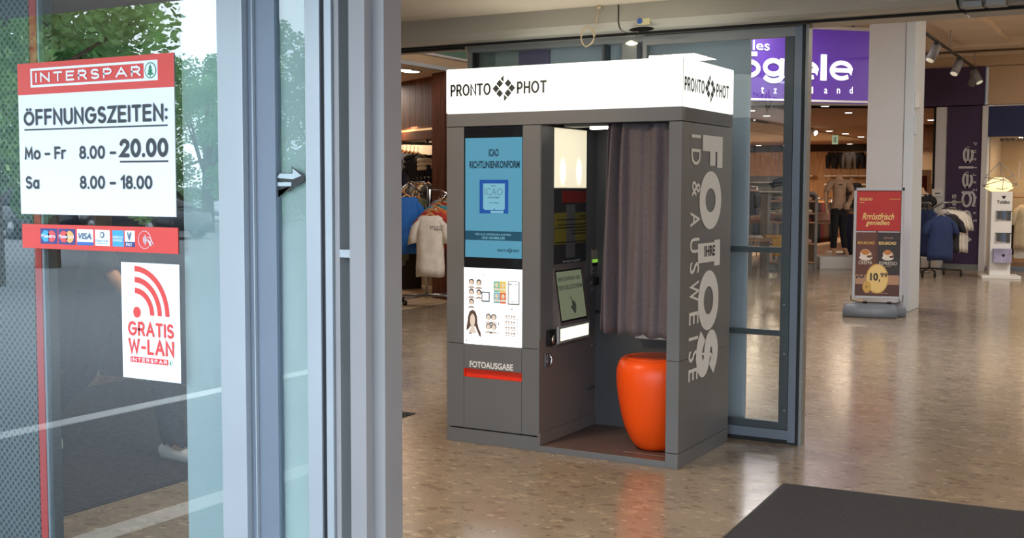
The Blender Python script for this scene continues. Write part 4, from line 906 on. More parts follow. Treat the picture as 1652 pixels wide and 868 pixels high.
# vertical sign on the purple wall
vs_ = thing('vertical_sign', 'silver upright lettering on the dark purple wall behind the right clothes rail', 'sign', (px(1555), 16.94, 1))
def vt(s, p0, p1, q0, q1, bold):   # letters read upwards; p0 (top of letters) on the left
    y = 16.94; a = at(p1, q1, y=y); zt_ = at(p1, q0, y=y).z; xl = at(p0, q1, y=y).x
    (stext(MB(), s, Vector((a.x, y, a.z)), Z, -X, zt_-a.z, a.x-xl, bold, .12, t=.01, butt=True) if bold > .1 else text(MB(), s, Vector((a.x, y, a.z)), Z, -X, zt_-a.z, a.x-xl, bold, t=.01)).build('lettering', 'letter_silver', vs_)
vt('Vögele', 1541, 1572, 236, 402, .13); vt('Charles', 1531, 1541, 313, 385, .01)
for i, ch in enumerate('Switzerland'):
    q = 358-12.4*i; vt(ch, 1570, 1576 if ch in 'Stzld' else 1575, q-(1.5 if ch in 'il' else 4), q, .01)

# ================================================================ A-FRAME
afc = at(1411, 512, z=0); afa = math.radians(13)
af = thing('pavement_sign', 'grey snap-frame pavement sign with red and brown coffee poster on a wheeled plastic base', 'sign', (afc.x, afc.y, 0), rz=0)
AD = Vector((math.cos(afa), math.sin(afa), 0)); AN_ = Vector((math.sin(afa), -math.cos(afa), 0)); AO = Vector((afc.x, afc.y, 0))+AN_*-.06
def ap(p, q, off=0): return atp(p, q, AO+AN_*off, AN_)
def au(p, q): return (ap(p, q)-AO).dot(AD)
AM = Matrix(((AD.x, -AN_.x, 0, AO.x), (AD.y, -AN_.y, 0, AO.y), (0, 0, 1, 0), (0, 0, 0, 1)))
ax0, ax1 = au(1376, 400), au(1457, 400); az0, az1 = ap(1415, 482).z, ap(1415, 303).z
def AB(x0, x1, d0, d1, z0, z1, bv=0): return MB(AM).box(x0, x1, -d1, -d0, z0, z1, bv)
fw = .032
for (a, b, c, d) in ((ax0, ax0+fw, az0, az1), (ax1-fw, ax1, az0, az1), (ax0+fw, ax1-fw, az0, az0+fw), (ax0+fw, ax1-fw, az1-fw, az1)):
    AB(a, b, -.02, .02, c, d, .004).build('frame_bar', 'alu_frame', af)
for a in (ax0-.003, ax1-.025): AB(a, a+.028, -.024, .024, az1-.03, az1+.003, .003).build('corner_cap', 'black_plastic', af)
qx0, qx1, qz0, qz1 = ax0+fw, ax1-fw, az0+fw, az1-fw; qw, qh = qx1-qx0, qz1-qz0
mat('poster_crimson', (176, 44, 42), .4); mat('pack_brown', (96, 56, 44), .4); mat('pack_dark', (50, 42, 42), .4); mat('gold', (206, 164, 84), .4); mat('gold_light', (232, 200, 130), .4); mat('poster_brown', (84, 48, 40), .4); mat('poster_tan', (176, 138, 112), .5); mat('cup_white', (220, 210, 198), .4); mat('coffee', (190, 120, 60), .4)
pst = AB(qx0, qx1, -.01, .004, qz0, qz1).build('poster', 'poster_crimson', af)
def aq(pts, m, lay=0, name='print'): MB().poly([(qx0+u*qw, qz0+v*qh) for u, v in pts], AO+AN_*(.0045+.0006*lay), AD, Z, .0005).build(name, m, pst)
def at_(s, u, v, wd, ht, m, b=.0, sh=0, lay=5): text(MB(), s, AO+AD*(qx0+u*qw)+Z*(qz0+v*qh)+AN_*(.0045+.0006*lay), AD, Z, wd*qw, ht*qh, b, sh).build('lettering', m, pst)
aq(rect(0, 0, 1, .62), 'poster_brown', 0); aq(rect(0, .11, 1, .22), 'poster_tan', 1)
aq(rect(.0, .20, .45, .615), 'pack_brown', 2, 'coffee_pack'); aq(rect(.50, .20, 1, .615), 'pack_dark', 2, 'coffee_pack')
aq(rect(.0, .605, .45, .615), 'alu_frame', 3); aq(rect(.50, .605, .98, .615), 'alu_frame', 3)
at_('EDUSCHO', .07, .905, .28, .028, 'gold_light', .02); aq(rect(.06, .885, .17, .890), 'gold_light', 4); aq(rect(.74, .918, .97, .923), 'gold', 4)
at_('Rrröstfrisch', .13, .725, .72, .065, 'gold_light', .015, .35); at_('genießen', .21, .66, .54, .062, 'gold_light', .015, .35)
at_('EDUSCHO', .04, .49, .38, .028, 'gold', .03); at_('EDUSCHO', .52, .49, .39, .028, 'gold_light', .03); at_('Gala', .62, .545, .22, .02, 'poster_tan', .0, .3)
at_('CREMA', .07, .30, .31, .034, 'cup_white', .0); at_('ESPRESSO', .54, .295, .40, .034, 'cup_white', .0); aq(rect(.62, .28, .80, .285), 'poster_tan', 4)
for cu, s in ((.23, 1.0), (.73, .88)):
    aq(ell(cu, .365, .15*s, .028*s, 18), 'cup_white', 3, 'saucer'); aq(ell(cu-.01, .40, .12*s, .045*s, 18), 'cup_white', 4, 'cup'); aq(ell(cu-.01, .415, .10*s, .026*s, 18), 'coffee', 5, 'coffee'); aq(ell(cu+.11*s, .395, .03, .02, 10), 'poster_tan', 3, 'cup_handle'); aq(ell(cu+.08, .375, .06*s, .012*s, 10), 'pack_brown', 5)
for i in range(4): aq(ell(.04+.05*i, .175+.01*(i % 2), .022, .014, 8), 'pack_dark', 3)
aq(ell(.50, .165, .255, .142, 32), 'gold', 4, 'price_disc'); aq(ell(.50, .165, .235, .131, 32), 'gold_light', 5, 'price_disc'); aq(ell(.27, .085, .10, .055, 24), 'gold', 6, 'small_disc')
at_('10', .34, .145, .18, .075, 'pack_dark', .04, 0, 8); at_(',', .535, .13, .03, .03, 'pack_dark', .04, 0, 8); at_('99', .57, .178, .16, .045, 'pack_dark', .02, 0, 8); at_('je', .23, .07, .06, .03, 'pack_dark', 0, .3, 8)
aq(rect(.2, .025, .75, .029), 'poster_tan', 3)
zf = .16
MB(AM).tube([(ax0-.01, -.03, az0+.03), (ax0-.01, -.03, az0-.02), (ax0+.06, -.05, az0-.04), (ax1-.06, -.05, az0-.04), (ax1+.01, -.03, az0-.02), (ax1+.01, -.03, az0+.05)], .006).build('base_bracket', 'black_plastic', af)
for a in (ax0+.12, ax1-.16): AB(a, a+.05, -.02, .02, zf-.01, az0-.03, .004).build('spring_foot', 'black_plastic', af)
def baserings(x0, x1, y0, y1):
    return MB(AM).rings([[Vector(p) for p in ((x0+i, y0+i, z), (x1-i, y0+i, z), (x1-i*.4, (y0+y1)/2, z), (x1-i, y1-i, z), (x0+i, y1-i, z), (x0+i*.4, (y0+y1)/2, z))] for i, z in ((.012, 0), (0, .012), (0, .07), (.02, .11), (.05, .145), (.09, .155))])
b1 = au(1361, 500)-.01; b2 = au(1447, 505)
baserings(b1, b2, -.16, .02).build('base_block', 'grey_plastic', af); baserings(b1+.08, b2+.10, .03, .20).build('base_block', 'grey_plastic', af)

# ================================================================ LAMPS
# track with spotlights
ta, tb = at(1474, 40, z=3.55), at(1576, 112, z=3.55); tx = (ta.x+tb.x)/2
trk = thing('lighting_track', 'black ceiling lighting track running towards the purple fascia, right of the white column', 'lighting track', (ta.x, ta.y, 3.55))
MB().tube([ta, tb], .022, 4).build('rail', 'black_plastic', trk)
for f in (.05, .5, .95):
    p = ta.lerp(tb, f); MB().tube([p, p+Z*.4], .006, 6).build('hanging_wire', 'steel', trk)
def spot(c, d, L, lab):
    t = thing('track_spotlight', lab, 'spotlight', c, 'spotlights on the ceiling track'); c = Vector(c); d = Vector(d).normalized()
    MB().box(c.x-.03, c.x+.03, c.y-.08, c.y+.08, c.z-.03, c.z).build('adapter', 'black_plastic', t)
    h = c-Z*.05; MB().tube([c, h+d*.02], .012, 8).build('neck', 'frame_grey', t)
    e = h+d*L; MB().tube([h-d*.03, h, e], [.04, .066, .068], 20).build('housing', mat('spot_grey', (118, 118, 122), .5), t)
    MB().tube([e, e+d*.004], .055, 20).build('lamp_face', mat('spot_face', (150, 140, 120), .3, emit=(255, 240, 210), es=.5), t)
lp3 = lambda f: ta.lerp(tb, f)
spot(lp3(.30)+Z*-.02, (-.35, -.5, -1), .24, 'grey track spotlight nearest the white column on ceiling track')
spot(lp3(.66)+Z*-.02, (-.30, -.6, -1), .24, 'middle grey track spotlight hanging on the ceiling track before the purple fascia')
spot(lp3(.93)+Z*-.02, (.50, -.3, -.9), .24, 'grey track spotlight tilted right with bright rim, last pair on the track')
spot(lp3(.98)+Z*-.02, (-.45, .5, -1), .24, 'grey track spotlight tilted left beside the last one on the track')
# recessed downlights
def dl(proto, p, label, grp, z, cat='downlight'):
    if proto is None:
        t = thing('downlight', label, cat, p, grp)
        MB().lathe([(.085, 0), (.085, -.006), (.07, -.008)], p, 20).build('trim_ring', 'column_white', t)
        MB().lathe([(.066, -.008), (.066, -.011)], p, 20).build('lamp_face', 'downlight', t); return t
    return copy_tree(proto, loc=p, label=label, group=grp)
dp = None
spots_ = [(1331, 171, 1), (1369, 181.5, 1), (1338, 211, 1), (1364, 215.5, 1), (1301.5, 222, .9), (1326.5, 226, .9), (1389, 220.5, 1), (1371, 232, .9), (1212, 178, 1), (1213.5, 193, 1), (1210, 209, 1), (1246, 227.5, .9), (1224, 234.5, .9), (1237, 186.5, 1.), (1502, 193, 1), (1481, 218, 1), (1498, 222, .9)]
DLL = ['downlight nearest below the purple fascia sign left of the column', 'downlight just below the right half of the purple fascia sign', 'downlight directly left of the hanging exit sign', 'downlight directly right of the hanging exit sign', 'downlight beside the door frame edge, left of the mannequin', 'downlight low between the door frame and the exit sign',
 'downlight touching the left edge of the white column', 'lowest downlight above the hanging leggings', 'topmost downlight seen through the glass door at its left', 'second downlight down seen through the left of the glass door', 'third downlight down seen through the left of the glass door', 'downlight above the arrow sticker seen through the glass door', 'faint downlight above the grey shelving seen through the glass door', 'topmost right downlight seen through the glass door', 'upper downlight in the narrow gap right of the white column', 'left lower downlight right of the white column', 'right lower downlight right of the white column']
for i, (a, b, s) in enumerate(spots_):
    p = at(a, b, z=2.945)
    if p.y > 42: continue
    o = dl(dp, p, DLL[i], 'downlights in the fashion shop ceiling', 2.945)
    if dp is None: dp = o
    o.scale = (1, 1, 1) if p.y < 24 else (1.25, 1.25, 1)
t = thing('ceiling_spotlight', 'swivelled bright ceiling spotlight at the left of the fashion shop ceiling', 'spotlight', at(1310, 207, z=2.94))
c = wloc(t); MB().tube([c, c-Z*.06], .03).build('base', 'column_white', t); MB().tube([c+Vector((-.06, .02, -.05)), c+Vector((.1, -.05, -.12))], .07, 16).build('housing', 'column_white', t); MB().tube([c+Vector((.1, -.05, -.12)), c+Vector((.105, -.053, -.123))], .062, 16).build('lamp_face', 'downlight', t)
t = thing('exit_sign', 'small pale hanging exit sign in the fashion shop ceiling', 'sign', at(1347.5, 212, z=2.9)); c = wloc(t)
MB().box(c.x-.07, c.x+.07, c.y-.02, c.y+.02, c.z-.32, c.z-.1).build('board', mat('exit_face', (170, 190, 170), .5, emit=(170, 200, 170), es=.5), t); MB().box(c.x-.03, c.x-.015, c.y-.025, c.y-.02, c.z-.28, c.z-.14).box(c.x+.01, c.x+.03, c.y-.025, c.y-.02, c.z-.28, c.z-.14).build('symbol', 'frame_dark', t); MB().tube([c+Z*.05, c-Z*.1], .008).build('rod', 'steel', t)
for i, (a, b) in enumerate(((651, 112.5), (664, 115))):
    p = at(a, b, z=2.925); o = dl(dp, p, ('left' if i == 0 else 'right')+' one of the twin round downlights in the cream ceiling of the left clothes shop', 'twin downlights in the left shop', 2.925); o.scale = (1.5, 1.5, 1)
p = at(712, 119, z=2.93); t = thing('sprinkler', 'tiny ceiling sprinkler in the left shop ceiling beside the wooden column', 'sprinkler', p); MB().lathe([(.05, 0), (.02, -.03), (.01, -.1), (.05, -.12)], p, 10).build('nozzle', 'frame_grey', t)
p = at(1019, 70, y=.90); t = thing('lamp_reflection', 'glowing oval put in for a lamp reflection under the beam above the booth', 'lamp', p)
MB().lathe([(.005, .02), (.018, .012), (.036, .002), (.036, -.004), (.02, -.010)], p, 20).build('reflection_oval', mat('reflection_glow', (255, 240, 210), .4, emit=(255, 240, 205), es=1.3), t); MB().tube([p+Z*.015, Vector((p.x-.02, p.y, 2.345))], .003).build('cord', 'cable_cream', t)  # oval and cord added in place of a lamp reflected in the glass
# cable with a loop
c0, c1 = at(966, 0, y=.60), at(961, 42, y=.60); c0.z = 2.49
lc = at(948, 59, y=.59); cb = thing('ceiling_cable', 'thin cream cable hanging from the ceiling with coiled loop in front of door beam', 'cable', c0)
pts = [c0, c0.lerp(c1, .5), c1, at(960, 58, y=.6)]
for k in range(0, 44):
    a = k*2*PI/20; r = .036+.006*math.sin(k*.7); pts.append(lc+X*r*math.cos(a)+Z*.056*math.sin(a)*(1+.06*math.sin(k))+X*.004*math.sin(k*.33))
MB().tube(pts, .0028, 6).build('cord', 'cable_cream', cb)
MB().tube([c0, c0+Vector((.004, 0, 0))-Z*.02], .012, 10).build('grommet', 'cable_cream', cb)

# ================================================================ LEFT SHOP
gs0, gs1 = at(700, 88, x=-5.79), at(751, 97, x=-5.79)
g = thing('green_fascia_sign', 'dark green fascia strip above the left clothes shop entrance', 'sign', (-5.79, 5.5, 3.08)); MB().box(-5.80, -5.77, 3.2, gs1.y, gs1.z+.01, 3.75).build('board', 'green_sign', g)
MB().box(-5.81, -5.765, 3.2, 7.3, gs1.z-.02, gs1.z+.008).build('edge_trim', 'column_white', g)
# slanted shelving wall
Wp = atd(660, 300, 17.3); Wp.z = 0; WA = math.radians(150); WD = Vector((math.cos(WA), math.sin(WA), 0)); WN = Vector((-WD.y, WD.x, 0))
if WN.dot(CAM-Wp) < 0: WN = -WN
WD = -WD   # towards the right of the picture
def wq_(p, q, off=0): return atp(p, q, Wp+WN*off, WN)
def wu(p, off=0, q=300): return (wq_(p, q, off)-Wp).dot(WD)
WM = Matrix(((WD.x, -WN.x, 0, Wp.x), (WD.y, -WN.y, 0, Wp.y), (0, 0, 1, 0), (0, 0, 0, 1)))
def WB(u0, u1, d0, d1, z0, z1, bv=0): return MB(WM).box(u0, u1, -d1, -d0, z0, z1, bv)
wz = lambda q, p=660, off=0: wq_(p, q, off).z
bk = sroot('wall_left_shop_back', (Wp.x, Wp.y, 0))
WB(-6, 6, -.3, -.2, 0, 3.0).build('board', 'cream_wall', bk)
k = 0; u = wu(600)
while u < wu(697, .45):
    WB(u, u+.19, .40+.012*(k % 2), .45, wz(216, 660, .45), 2.93).build('board', 'wood_dark' if k % 3 else 'wood_red', bk); u += .195; k += 1
WB(wu(590), wu(698, .5), .0, .50, wz(226, 660, .5), wz(213, 660, .5)).build('shelf', 'wood_red', bk)
WB(wu(600), wu(697, .5), .455, .47, wz(212, 660, .5), wz(209, 660, .5)).build('light_ledge', mat('warm_ledge', (230, 180, 120), .5, emit=(255, 210, 150), es=.6), bk)
WB(wu(697, .6), wu(718, .6), .1, .60, 0, 2.93).build('column_face', 'wood_red', bk); WB(wu(719, .62), wu(760, .62), .1, .62, 0, wz(160, 720, .6)).build('column_face', 'wood_red', bk)
WB(wu(590), wu(690), .1, .5, .0, .62).build('low_shelf', mat('dark_base', (48, 34, 28), .6), bk)
area('shelf_light', wq_(655, 205, .52), 1.8, 9, (1, .62, .34), sy=.1)

# ---- clothes
def shirt_mb(w=.5, h=.72, d=.09, sl=.22, seed=0, neck=.085):
    rnd = random.Random(seed); n = 24; mb = MB(); ph = rnd.random()*6
    secs = [(0, neck, .035), (-.012, neck+.03, .04), (-.035, .15, d*.6), (-.06, w*.42, d*.8), (-.12, w*.46, d), (-.20, w*.47, d*1.05), (-.34, w*.465, d), (-h*.65, w*.47, d), (-h*.85, w*.48, d*1.05), (-h, w*.49, d*1.1), (-h+.004, w*.46, d*.9)]
    R_ = []
    for z, a, b in secs:
        ring = []
        for k in range(n):
            t = 2*PI*k/n; f = 1+.10*math.sin(5*t+ph+z*3)*min(1, -z*3) + .05*math.sin(9*t+ph*2)*min(1, -z*2)
            ring.append(Vector((a*math.cos(t)*(1+.02*math.sin(z*20+ph)), b*f*math.sin(t), z+.01*math.sin(3*t+ph)*(-z) + (.016*abs(math.sin(t))*-1 if z > -.02 else 0))))
        R_.append(ring)
    mb.rings(R_, True)
    for s in (-1, 1):
        p0 = Vector((s*w*.34, 0, -.055)); p1 = Vector((s*w*.46, 0, -.12)); p2 = Vector((s*(w*.5+sl*.08), .01, -.12-sl*.55)); p3 = Vector((s*(w*.5+sl*.14), .01, -.12-sl))
        rg = []
        for p, ra, rb in ((p0, .04, d*.5), (p1, .062, d*.75), (p2, .066, d*.75), (p3, .066, d*.8), (p3+Z*.004, .06, d*.6)):
            ring = []
            for k in range(14):
                t = 2*PI*k/14; ring.append(p+X*ra*math.cos(t)+Y*rb*math.sin(t)+Z*(-.25*ra*math.cos(t)*s if p.z < -.1 else ra*.3*math.cos(t)*-s))
            rg.append(ring)
        mb.rings(rg)
    return mb
def hanger_mb(w=.40):
    return MB().tube([(-w/2, 0, -.075), (-w*.3, 0, -.03), (0, 0, .022), (w*.3, 0, -.03), (w/2, 0, -.075)], [.008, .013, .014, .013, .008], 8)
def hook_mb(): return MB().tube([(0, 0, .02), (0, 0, .06), (.014, 0, .075), (.014, 0, .092), (0, 0, .10), (-.012, 0, .092)], .003, 5)
_sh = {}
def shirt(name, label, cat, loc, rz, m, group, w=.5, h=.72, sl=.22, d=.09, seed=0, hang=True, hm='hanger_wood', extra=None):
    key = (name, m, w, h, sl, d, seed, hang, hm)
    if key not in _sh:
        o = thing(name, label, cat, (0, 0, 0), group)
        shirt_mb(w, h, d, sl, seed).build('fabric', m, o)
        if hang: hanger_mb(w*.82).build('hanger', hm, o); hook_mb().build('hook', 'steel', o)
        if extra: extra(o)
        o.location = loc; o.rotation_euler.z = rz; _sh[key] = o; return o
    return copy_tree(_sh[key], loc=loc, rz=rz, label=label, group=group)
for n_, c_ in (('blue', (42, 110, 196)), ('white', (222, 214, 204)), ('olive', (104, 106, 78)), ('red', (176, 52, 44)), ('turq', (60, 150, 170)), ('navy', (34, 50, 92)), ('black', (30, 30, 36)), ('cream', (216, 196, 164)), ('ink', (30, 34, 70)), ('grey', (120, 118, 118)), ('orange', (206, 112, 60)), ('purple', (70, 52, 110)), ('rose', (210, 166, 150)), ('brown', (110, 76, 56)), ('dkred', (110, 40, 40))):
    mat('cloth_'+n_, c_, .85, noise=.12, nscale=9, bump=.2, bscale=60)
# front rack: two sloping arms
vd = Vector((_f.x, _f.y, 0)).normalized(); vr = Vector((_r.x, _r.y, 0)).normalized(); RZ = YAW   # facing the camera
def rackp(px_, q, dep): return atd(px_, q, dep)
DR = 14.6
base = atd(688, 300, DR); base.z = 0
rk = thing('garment_rack', 'chrome garment rack on castors with sloping arms at the left shop entrance', 'clothes rack', base)
zb_ = .10
MB().tube([base+Z*.06, base+Z*1.25], .018).build('post', 'chrome', rk)
for dx, dy in ((-.30, .10), (-.24, -.35), (.42, -.05), (.45, .45)):
    e = base+vr*dx+vd*dy; MB().tube([base+Z*.10, Vector((e.x, e.y, .09))], .014).build('leg', 'steel', rk)
    cs_ = MB().tube([Vector((e.x-.012, e.y, .035)), Vector((e.x+.012, e.y, .035))], .034, 16).build('castor', 'black_plastic', rk)
    MB().tube([Vector((e.x, e.y, .05)), Vector((e.x, e.y, .09))], .012).build('castor_stem', 'steel', cs_)
def arm(pts, nm='arm'): MB().tube(pts, .013, 8).build(nm, 'chrome', rk)
A1 = [rackp(628, 322, DR-.5), rackp(660, 295, DR-.1), rackp(684, 293, DR), rackp(690, 305, DR+.02), rackp(690, 345, DR+.02)]
arm(A1); arm([rackp(662, 296, DR-.1), rackp(688, 320, DR+.2)])
A2 = [rackp(697, 345, DR-.5), rackp(722, 313, DR-.1), rackp(712, 307, DR+.2), rackp(694, 306, DR+.25), rackp(692, 345, DR+.1)]
arm(A2)
for i in range(9):
    p = A2[0].lerp(A2[1], .1+i*.1); MB().tube([p, p+Z*.03], .006, 5).build('hanger_stop', 'chrome', rk)
G = 'shirts hanging on the chrome rack in the left shop'
def sloc(px_, q, dep): return atd(px_, q, dep)
DW = DR-.75
def wprint(o):
    b = MB(); 
    text(b, '12 EAST', Vector((.055, -.105, -.145)), X, Z, .13, .022, .02); text(b, 'Athletic', Vector((.06, -.104, -.175)), X, Z, .11, .02, .02, .2); text(b, '32', Vector((.015, -.10, -.165)), X, Z, .035, .04, .02)
    b.build('chest_print', 'sticker_grey', o)
shirt('t_shirt', 'white printed t-shirt facing forward at the front of the chrome rack', 't-shirt', sloc(694, 347, DW), RZ-.12, 'cloth_white', G, .36, .73, .22, .10, 1, extra=wprint)
shirt('t_shirt', 'bright blue t-shirt facing forward on the left arm of the chrome rack', 't-shirt', sloc(656, 317, DR-.35), RZ+.25, 'cloth_blue', G, .33, .70, .24, .10, 2)
shirt('t_shirt', 'olive t-shirt partly behind the blue t-shirt on chrome rack', 't-shirt', sloc(640, 326, DR-.1), RZ+.6, 'cloth_olive', G, .34, .72, .22, .09, 3)
shirt('t_shirt', 'dark olive t-shirt right behind the blue t-shirt on chrome rack', 't-shirt', sloc(672, 320, DR+.15), RZ+.5, 'cloth_olive', G, .40, .70, .22, .09, 4)
for i, (a, b, m, nm) in enumerate(((699, 341, 'cloth_red', 'red t-shirt directly behind the white printed t-shirt'), (703, 336, 'cloth_orange', 'orange t-shirt second behind the white printed t-shirt'), (707, 331, 'cloth_turq', 'turquoise t-shirt third behind the white printed t-shirt'), (712, 326, 'cloth_red', 'red t-shirt at the far end of the right rack arm'), (716, 322, 'cloth_turq', 'turquoise t-shirt at far end of the right rack arm'))):
    shirt('t_shirt', nm, 't-shirt', sloc(a, b, DW+.14+.13*i), RZ-.3, m, G, .42, .45, .20, .05, 5+i)
for i, (a, b) in enumerate(((633, 331), (629, 334), (648, 312))):
    shirt('t_shirt', ('blue-grey t-shirt at the outer end of the left rack arm', 'navy t-shirt half hidden behind the door post on the left rack arm', 'navy t-shirt beneath the top bend of the left rack arm')[i], 't-shirt', sloc(a, b, DR+.1*i), RZ+.7, ('cloth_grey', 'cloth_navy', 'cloth_navy')[i], G, .40, .76, .2, .06, 11+i)
# back wall rail with dark clothes
rl = thing('wall_rail', 'black wall rail under the wooden shelf holding dark clothes in the left shop', 'clothes rail', wq_(660, 232, .3))
MB().tube([wq_(633, 231, .30), wq_(697, 232, .5)], .02, 6).build('rail', 'black_plastic', rl); MB().tube([wq_(650, 231, .5), wq_(650, 224, .1)], .015, 6).build('bracket', 'black_plastic', rl); MB().tube([wq_(690, 232, .5), wq_(690, 225, .1)], .015, 6).build('bracket', 'black_plastic', rl)
names = ['leftmost', 'second', 'third', 'fourth', 'fifth', 'sixth']
for i in range(6):
    p = wq_(643+i*6.2, 244+i*1.0, .42)
    shirt('dark_jacket', names[i]+' black jacket from the left on the wall rail of the left shop', 'jacket', p, RZ-.8, 'cloth_black' if i % 2 else 'cloth_navy', 'dark jackets on the wall rail', .50, .62 if i else .80, .4, .09, 20+i % 3)
shirt('dark_jacket', 'long navy jacket hanging lowest at left on the wall rail', 'jacket', wq_(640, 262, .55), RZ-.2, 'cloth_navy', 'dark jackets on the wall rail', .50, .62, .35, .12, 30)
sh2 = thing('wall_shelf', 'black glass wall shelf with folded sweaters in the left shop', 'shelf', wq_(680, 275, .2))
WB(wu(660), wu(697), .12, .5, wz(275, 680, .4)-.02, wz(275, 680, .4)).build('board', 'black_plastic', sh2); WB(wu(622), wu(645), .12, .5, wz(284, 630, .4)-.02, wz(284, 630, .4)).build('board', 'black_plastic', sh2)
def folded(name, label, p, m, group, w=.30, h=.055, d=.26, rz=0):
    b = MB(); rg = []
    o = thing(name, label, 'folded clothes', p, group)
    for z, s in ((0, .94), (.006, 1), (h*.5, 1.02), (h*.9, .98), (h, .9)):
        rg.append([Vector((p[0], p[1], p[2]+z))+Vector((w/2*s*math.copysign(abs(math.cos(t))**.5, math.cos(t)), d/2*s*math.copysign(abs(math.sin(t))**.5, math.sin(t)), .006*math.sin(3*t))) for t in [2*PI*k/16 for k in range(16)]])
    MB().rings(rg).build('fabric', m, o); o.rotation_euler.z = rz; return o
fold0 = {}
def fold(label, p, m, group, rz=0, s=1):
    if m not in fold0:
        o = folded('folded_sweater', label, Vector((0, 0, 0)), m, group); o.location = p; o.rotation_euler.z = rz; o.scale = (s, s, s); fold0[m] = o; return o
    o = copy_tree(fold0[m], loc=p, rz=rz, label=label, group=group); o.scale = (s, s, s); return o
ordn = ['topmost', 'second', 'third', 'fourth']
for i in range(3): fold(ordn[i]+' cream folded sweater of the small stack beside the wooden column', wq_(690, 275, .35)+Z*(.055*(2-i)), 'cloth_cream', 'folded cream sweaters in the left shop', RZ, .95)
for i in range(3): fold(ordn[i]+' black folded sweater of the stack right of the jackets', wq_(675, 275, .35)+Z*(.07*(2-i)), 'cloth_black', 'folded black sweaters in the left shop', RZ, 1.35)
for i in range(3): fold(ordn[i]+' black folded sweater of the stack beside the left door post', wq_(629, 284, .35)+Z*(.08*(2-i)), 'cloth_black', 'folded black sweaters by the door post', RZ, 1.5)
rl2 = thing('low_rail', 'lower black clothes rail behind the chrome rack in the left shop', 'clothes rail', wq_(660, 290, .4)); MB().tube([wq_(600, 292, .45), wq_(697, 286, .45)], .018, 6).build('rail', 'black_plastic', rl2)
for i in range(12):
    a = 624+i*6.1
    if 640 < a < 660 and i % 2: continue
    shirt('blouse', '%s muted top in a row on the low rail behind the chrome rack' % (['1st', '2nd', '3rd']+['%dth' % k for k in range(4, 20)])[i], 'top', wq_(a, 300-.5*i*.5, .5), RZ-.9, ('cloth_grey', 'cloth_brown', 'cloth_cream', 'cloth_black')[i % 4], 'tops on the low rail', .44, .62, .2, .07, 40+i % 3)
# ================================================================ FASHION SHOP INTERIOR
def mannequin(name, label, foot, rz, H=1.52, top='cloth_rose', legs='cloth_black', bust=False, armL=None, armR=None, sleeves=True):
    t = thing(name, label, 'mannequin', foot); t.rotation_euler.z = rz; s = H/1.5
    J = {'pel': (0, 0, .88, (.125, .09)), 'wst': (0, 0, 1.04, (.09, .07)), 'chs': (0, 0, 1.24, (.115, .085)), 'shc': (0, 0, 1.36, (.085, .06)), 'nk': (0, 0, 1.43, .048), 'nk2': (0, 0, 1.50, .042)}
    E_ = [('pel', 'wst'), ('wst', 'chs'), ('chs', 'shc'), ('shc', 'nk'), ('nk', 'nk2')]
    for sd, el, wr, hd in (('L', armL or (-.25, .02, 1.12), (-.24, -.05, .90), (-.23, -.07, .80)), ('R', armR or (.28, .05, 1.14), (.17, -.10, .98), (.11, -.12, .93))):
        sg_ = -1 if sd == 'L' else 1
        J['sh'+sd] = (sg_*.15, 0, 1.345, .048); J['el'+sd] = (*el, .034); J['wr'+sd] = (*wr, .027); J['hd'+sd] = (*hd, .032)
        E_ += [('shc', 'sh'+sd), ('sh'+sd, 'el'+sd), ('el'+sd, 'wr'+sd), ('wr'+sd, 'hd'+sd)]
        for q_ in range(4):
            dx_ = (q_-1.5)*.016; J['f%s%d' % (sd, q_)] = (hd[0]+dx_, hd[1]-.01, hd[2]-.075+.006*abs(q_-1.5), .009); E_.append(('hd'+sd, 'f%s%d' % (sd, q_)))
        J['th'+sd] = (hd[0]-sg_*.035, hd[1]-.02, hd[2]-.03, .010); E_.append(('hd'+sd, 'th'+sd))
    LE = []
    for sd, sx__, kx, ky, fx in (('a', -.085, -.10, -.05, -.08), ('b', .085, .11, .02, .14)):
        J['hp'+sd] = (sx__*.85, 0, .82, .082); J['kn'+sd] = (kx*.8, ky, .46, .052); J['an'+sd] = (fx, .02, .10, .04); J['to'+sd] = (fx, -.14, .03, .035)
        E_ += [('pel', 'hp'+sd), ('hp'+sd, 'kn'+sd), ('kn'+sd, 'an'+sd), ('an'+sd, 'to'+sd)]
    J = {k: (v[0]*s, v[1]*s, v[2]*s, v[3]) for k, v in J.items()}
    vs, fs = skin(J, E_, 'pel', 2)
    b = MB().add(vs, fs, True); o = b.build('body', 'skin_mannequin', None); o.parent = t
    # garments: offset copies of the body region
    def sub(nm, m, test, off):
        bm = bmesh.new(); me = o.data; bm.from_mesh(me)
        for v in bm.verts: v.co += v.normal*off
        bmesh.ops.delete(bm, geom=[v for v in bm.verts if not test(v.co)], context='VERTS')
        m2 = bpy.data.meshes.new(nm); bm.to_mesh(m2); bm.free(); m2.materials.append(MATS[m])
        g_ = bpy.data.objects.new(nm, m2); scn.collection.objects.link(g_); g_.parent = t
        sd_ = g_.modifiers.new('thick', 'SOLIDIFY'); sd_.thickness = .006
    sub('top', top, lambda c: .84*s < c.z < 1.405*s and (abs(c.x) < .21*s or c.z > 1.17*s), .022)
    sub('trousers', legs, lambda c: .14*s < c.z < .92*s and all((c-Vector(J[k][:3])).length > .075 for k in ('hdL', 'hdR', 'wrL', 'wrR')) and not any((c-Vector(J[k][:3])).length < .05 for k in J if k[0] == 'f' and k != 'pel') and abs(c.x) < .22*s, .016)
    return t
mfoot = at(1357, 405, z=.22); mf = atd(1354, 300, 21.6)
mf.z = .22
m1 = mannequin('mannequin', 'headless mannequin in beige top and black trousers on white plinth in fashion shop', mf, YAW, 1.52, mat('cloth_beige', (190, 160, 136), .85, noise=.1, nscale=9).name, 'cloth_black')
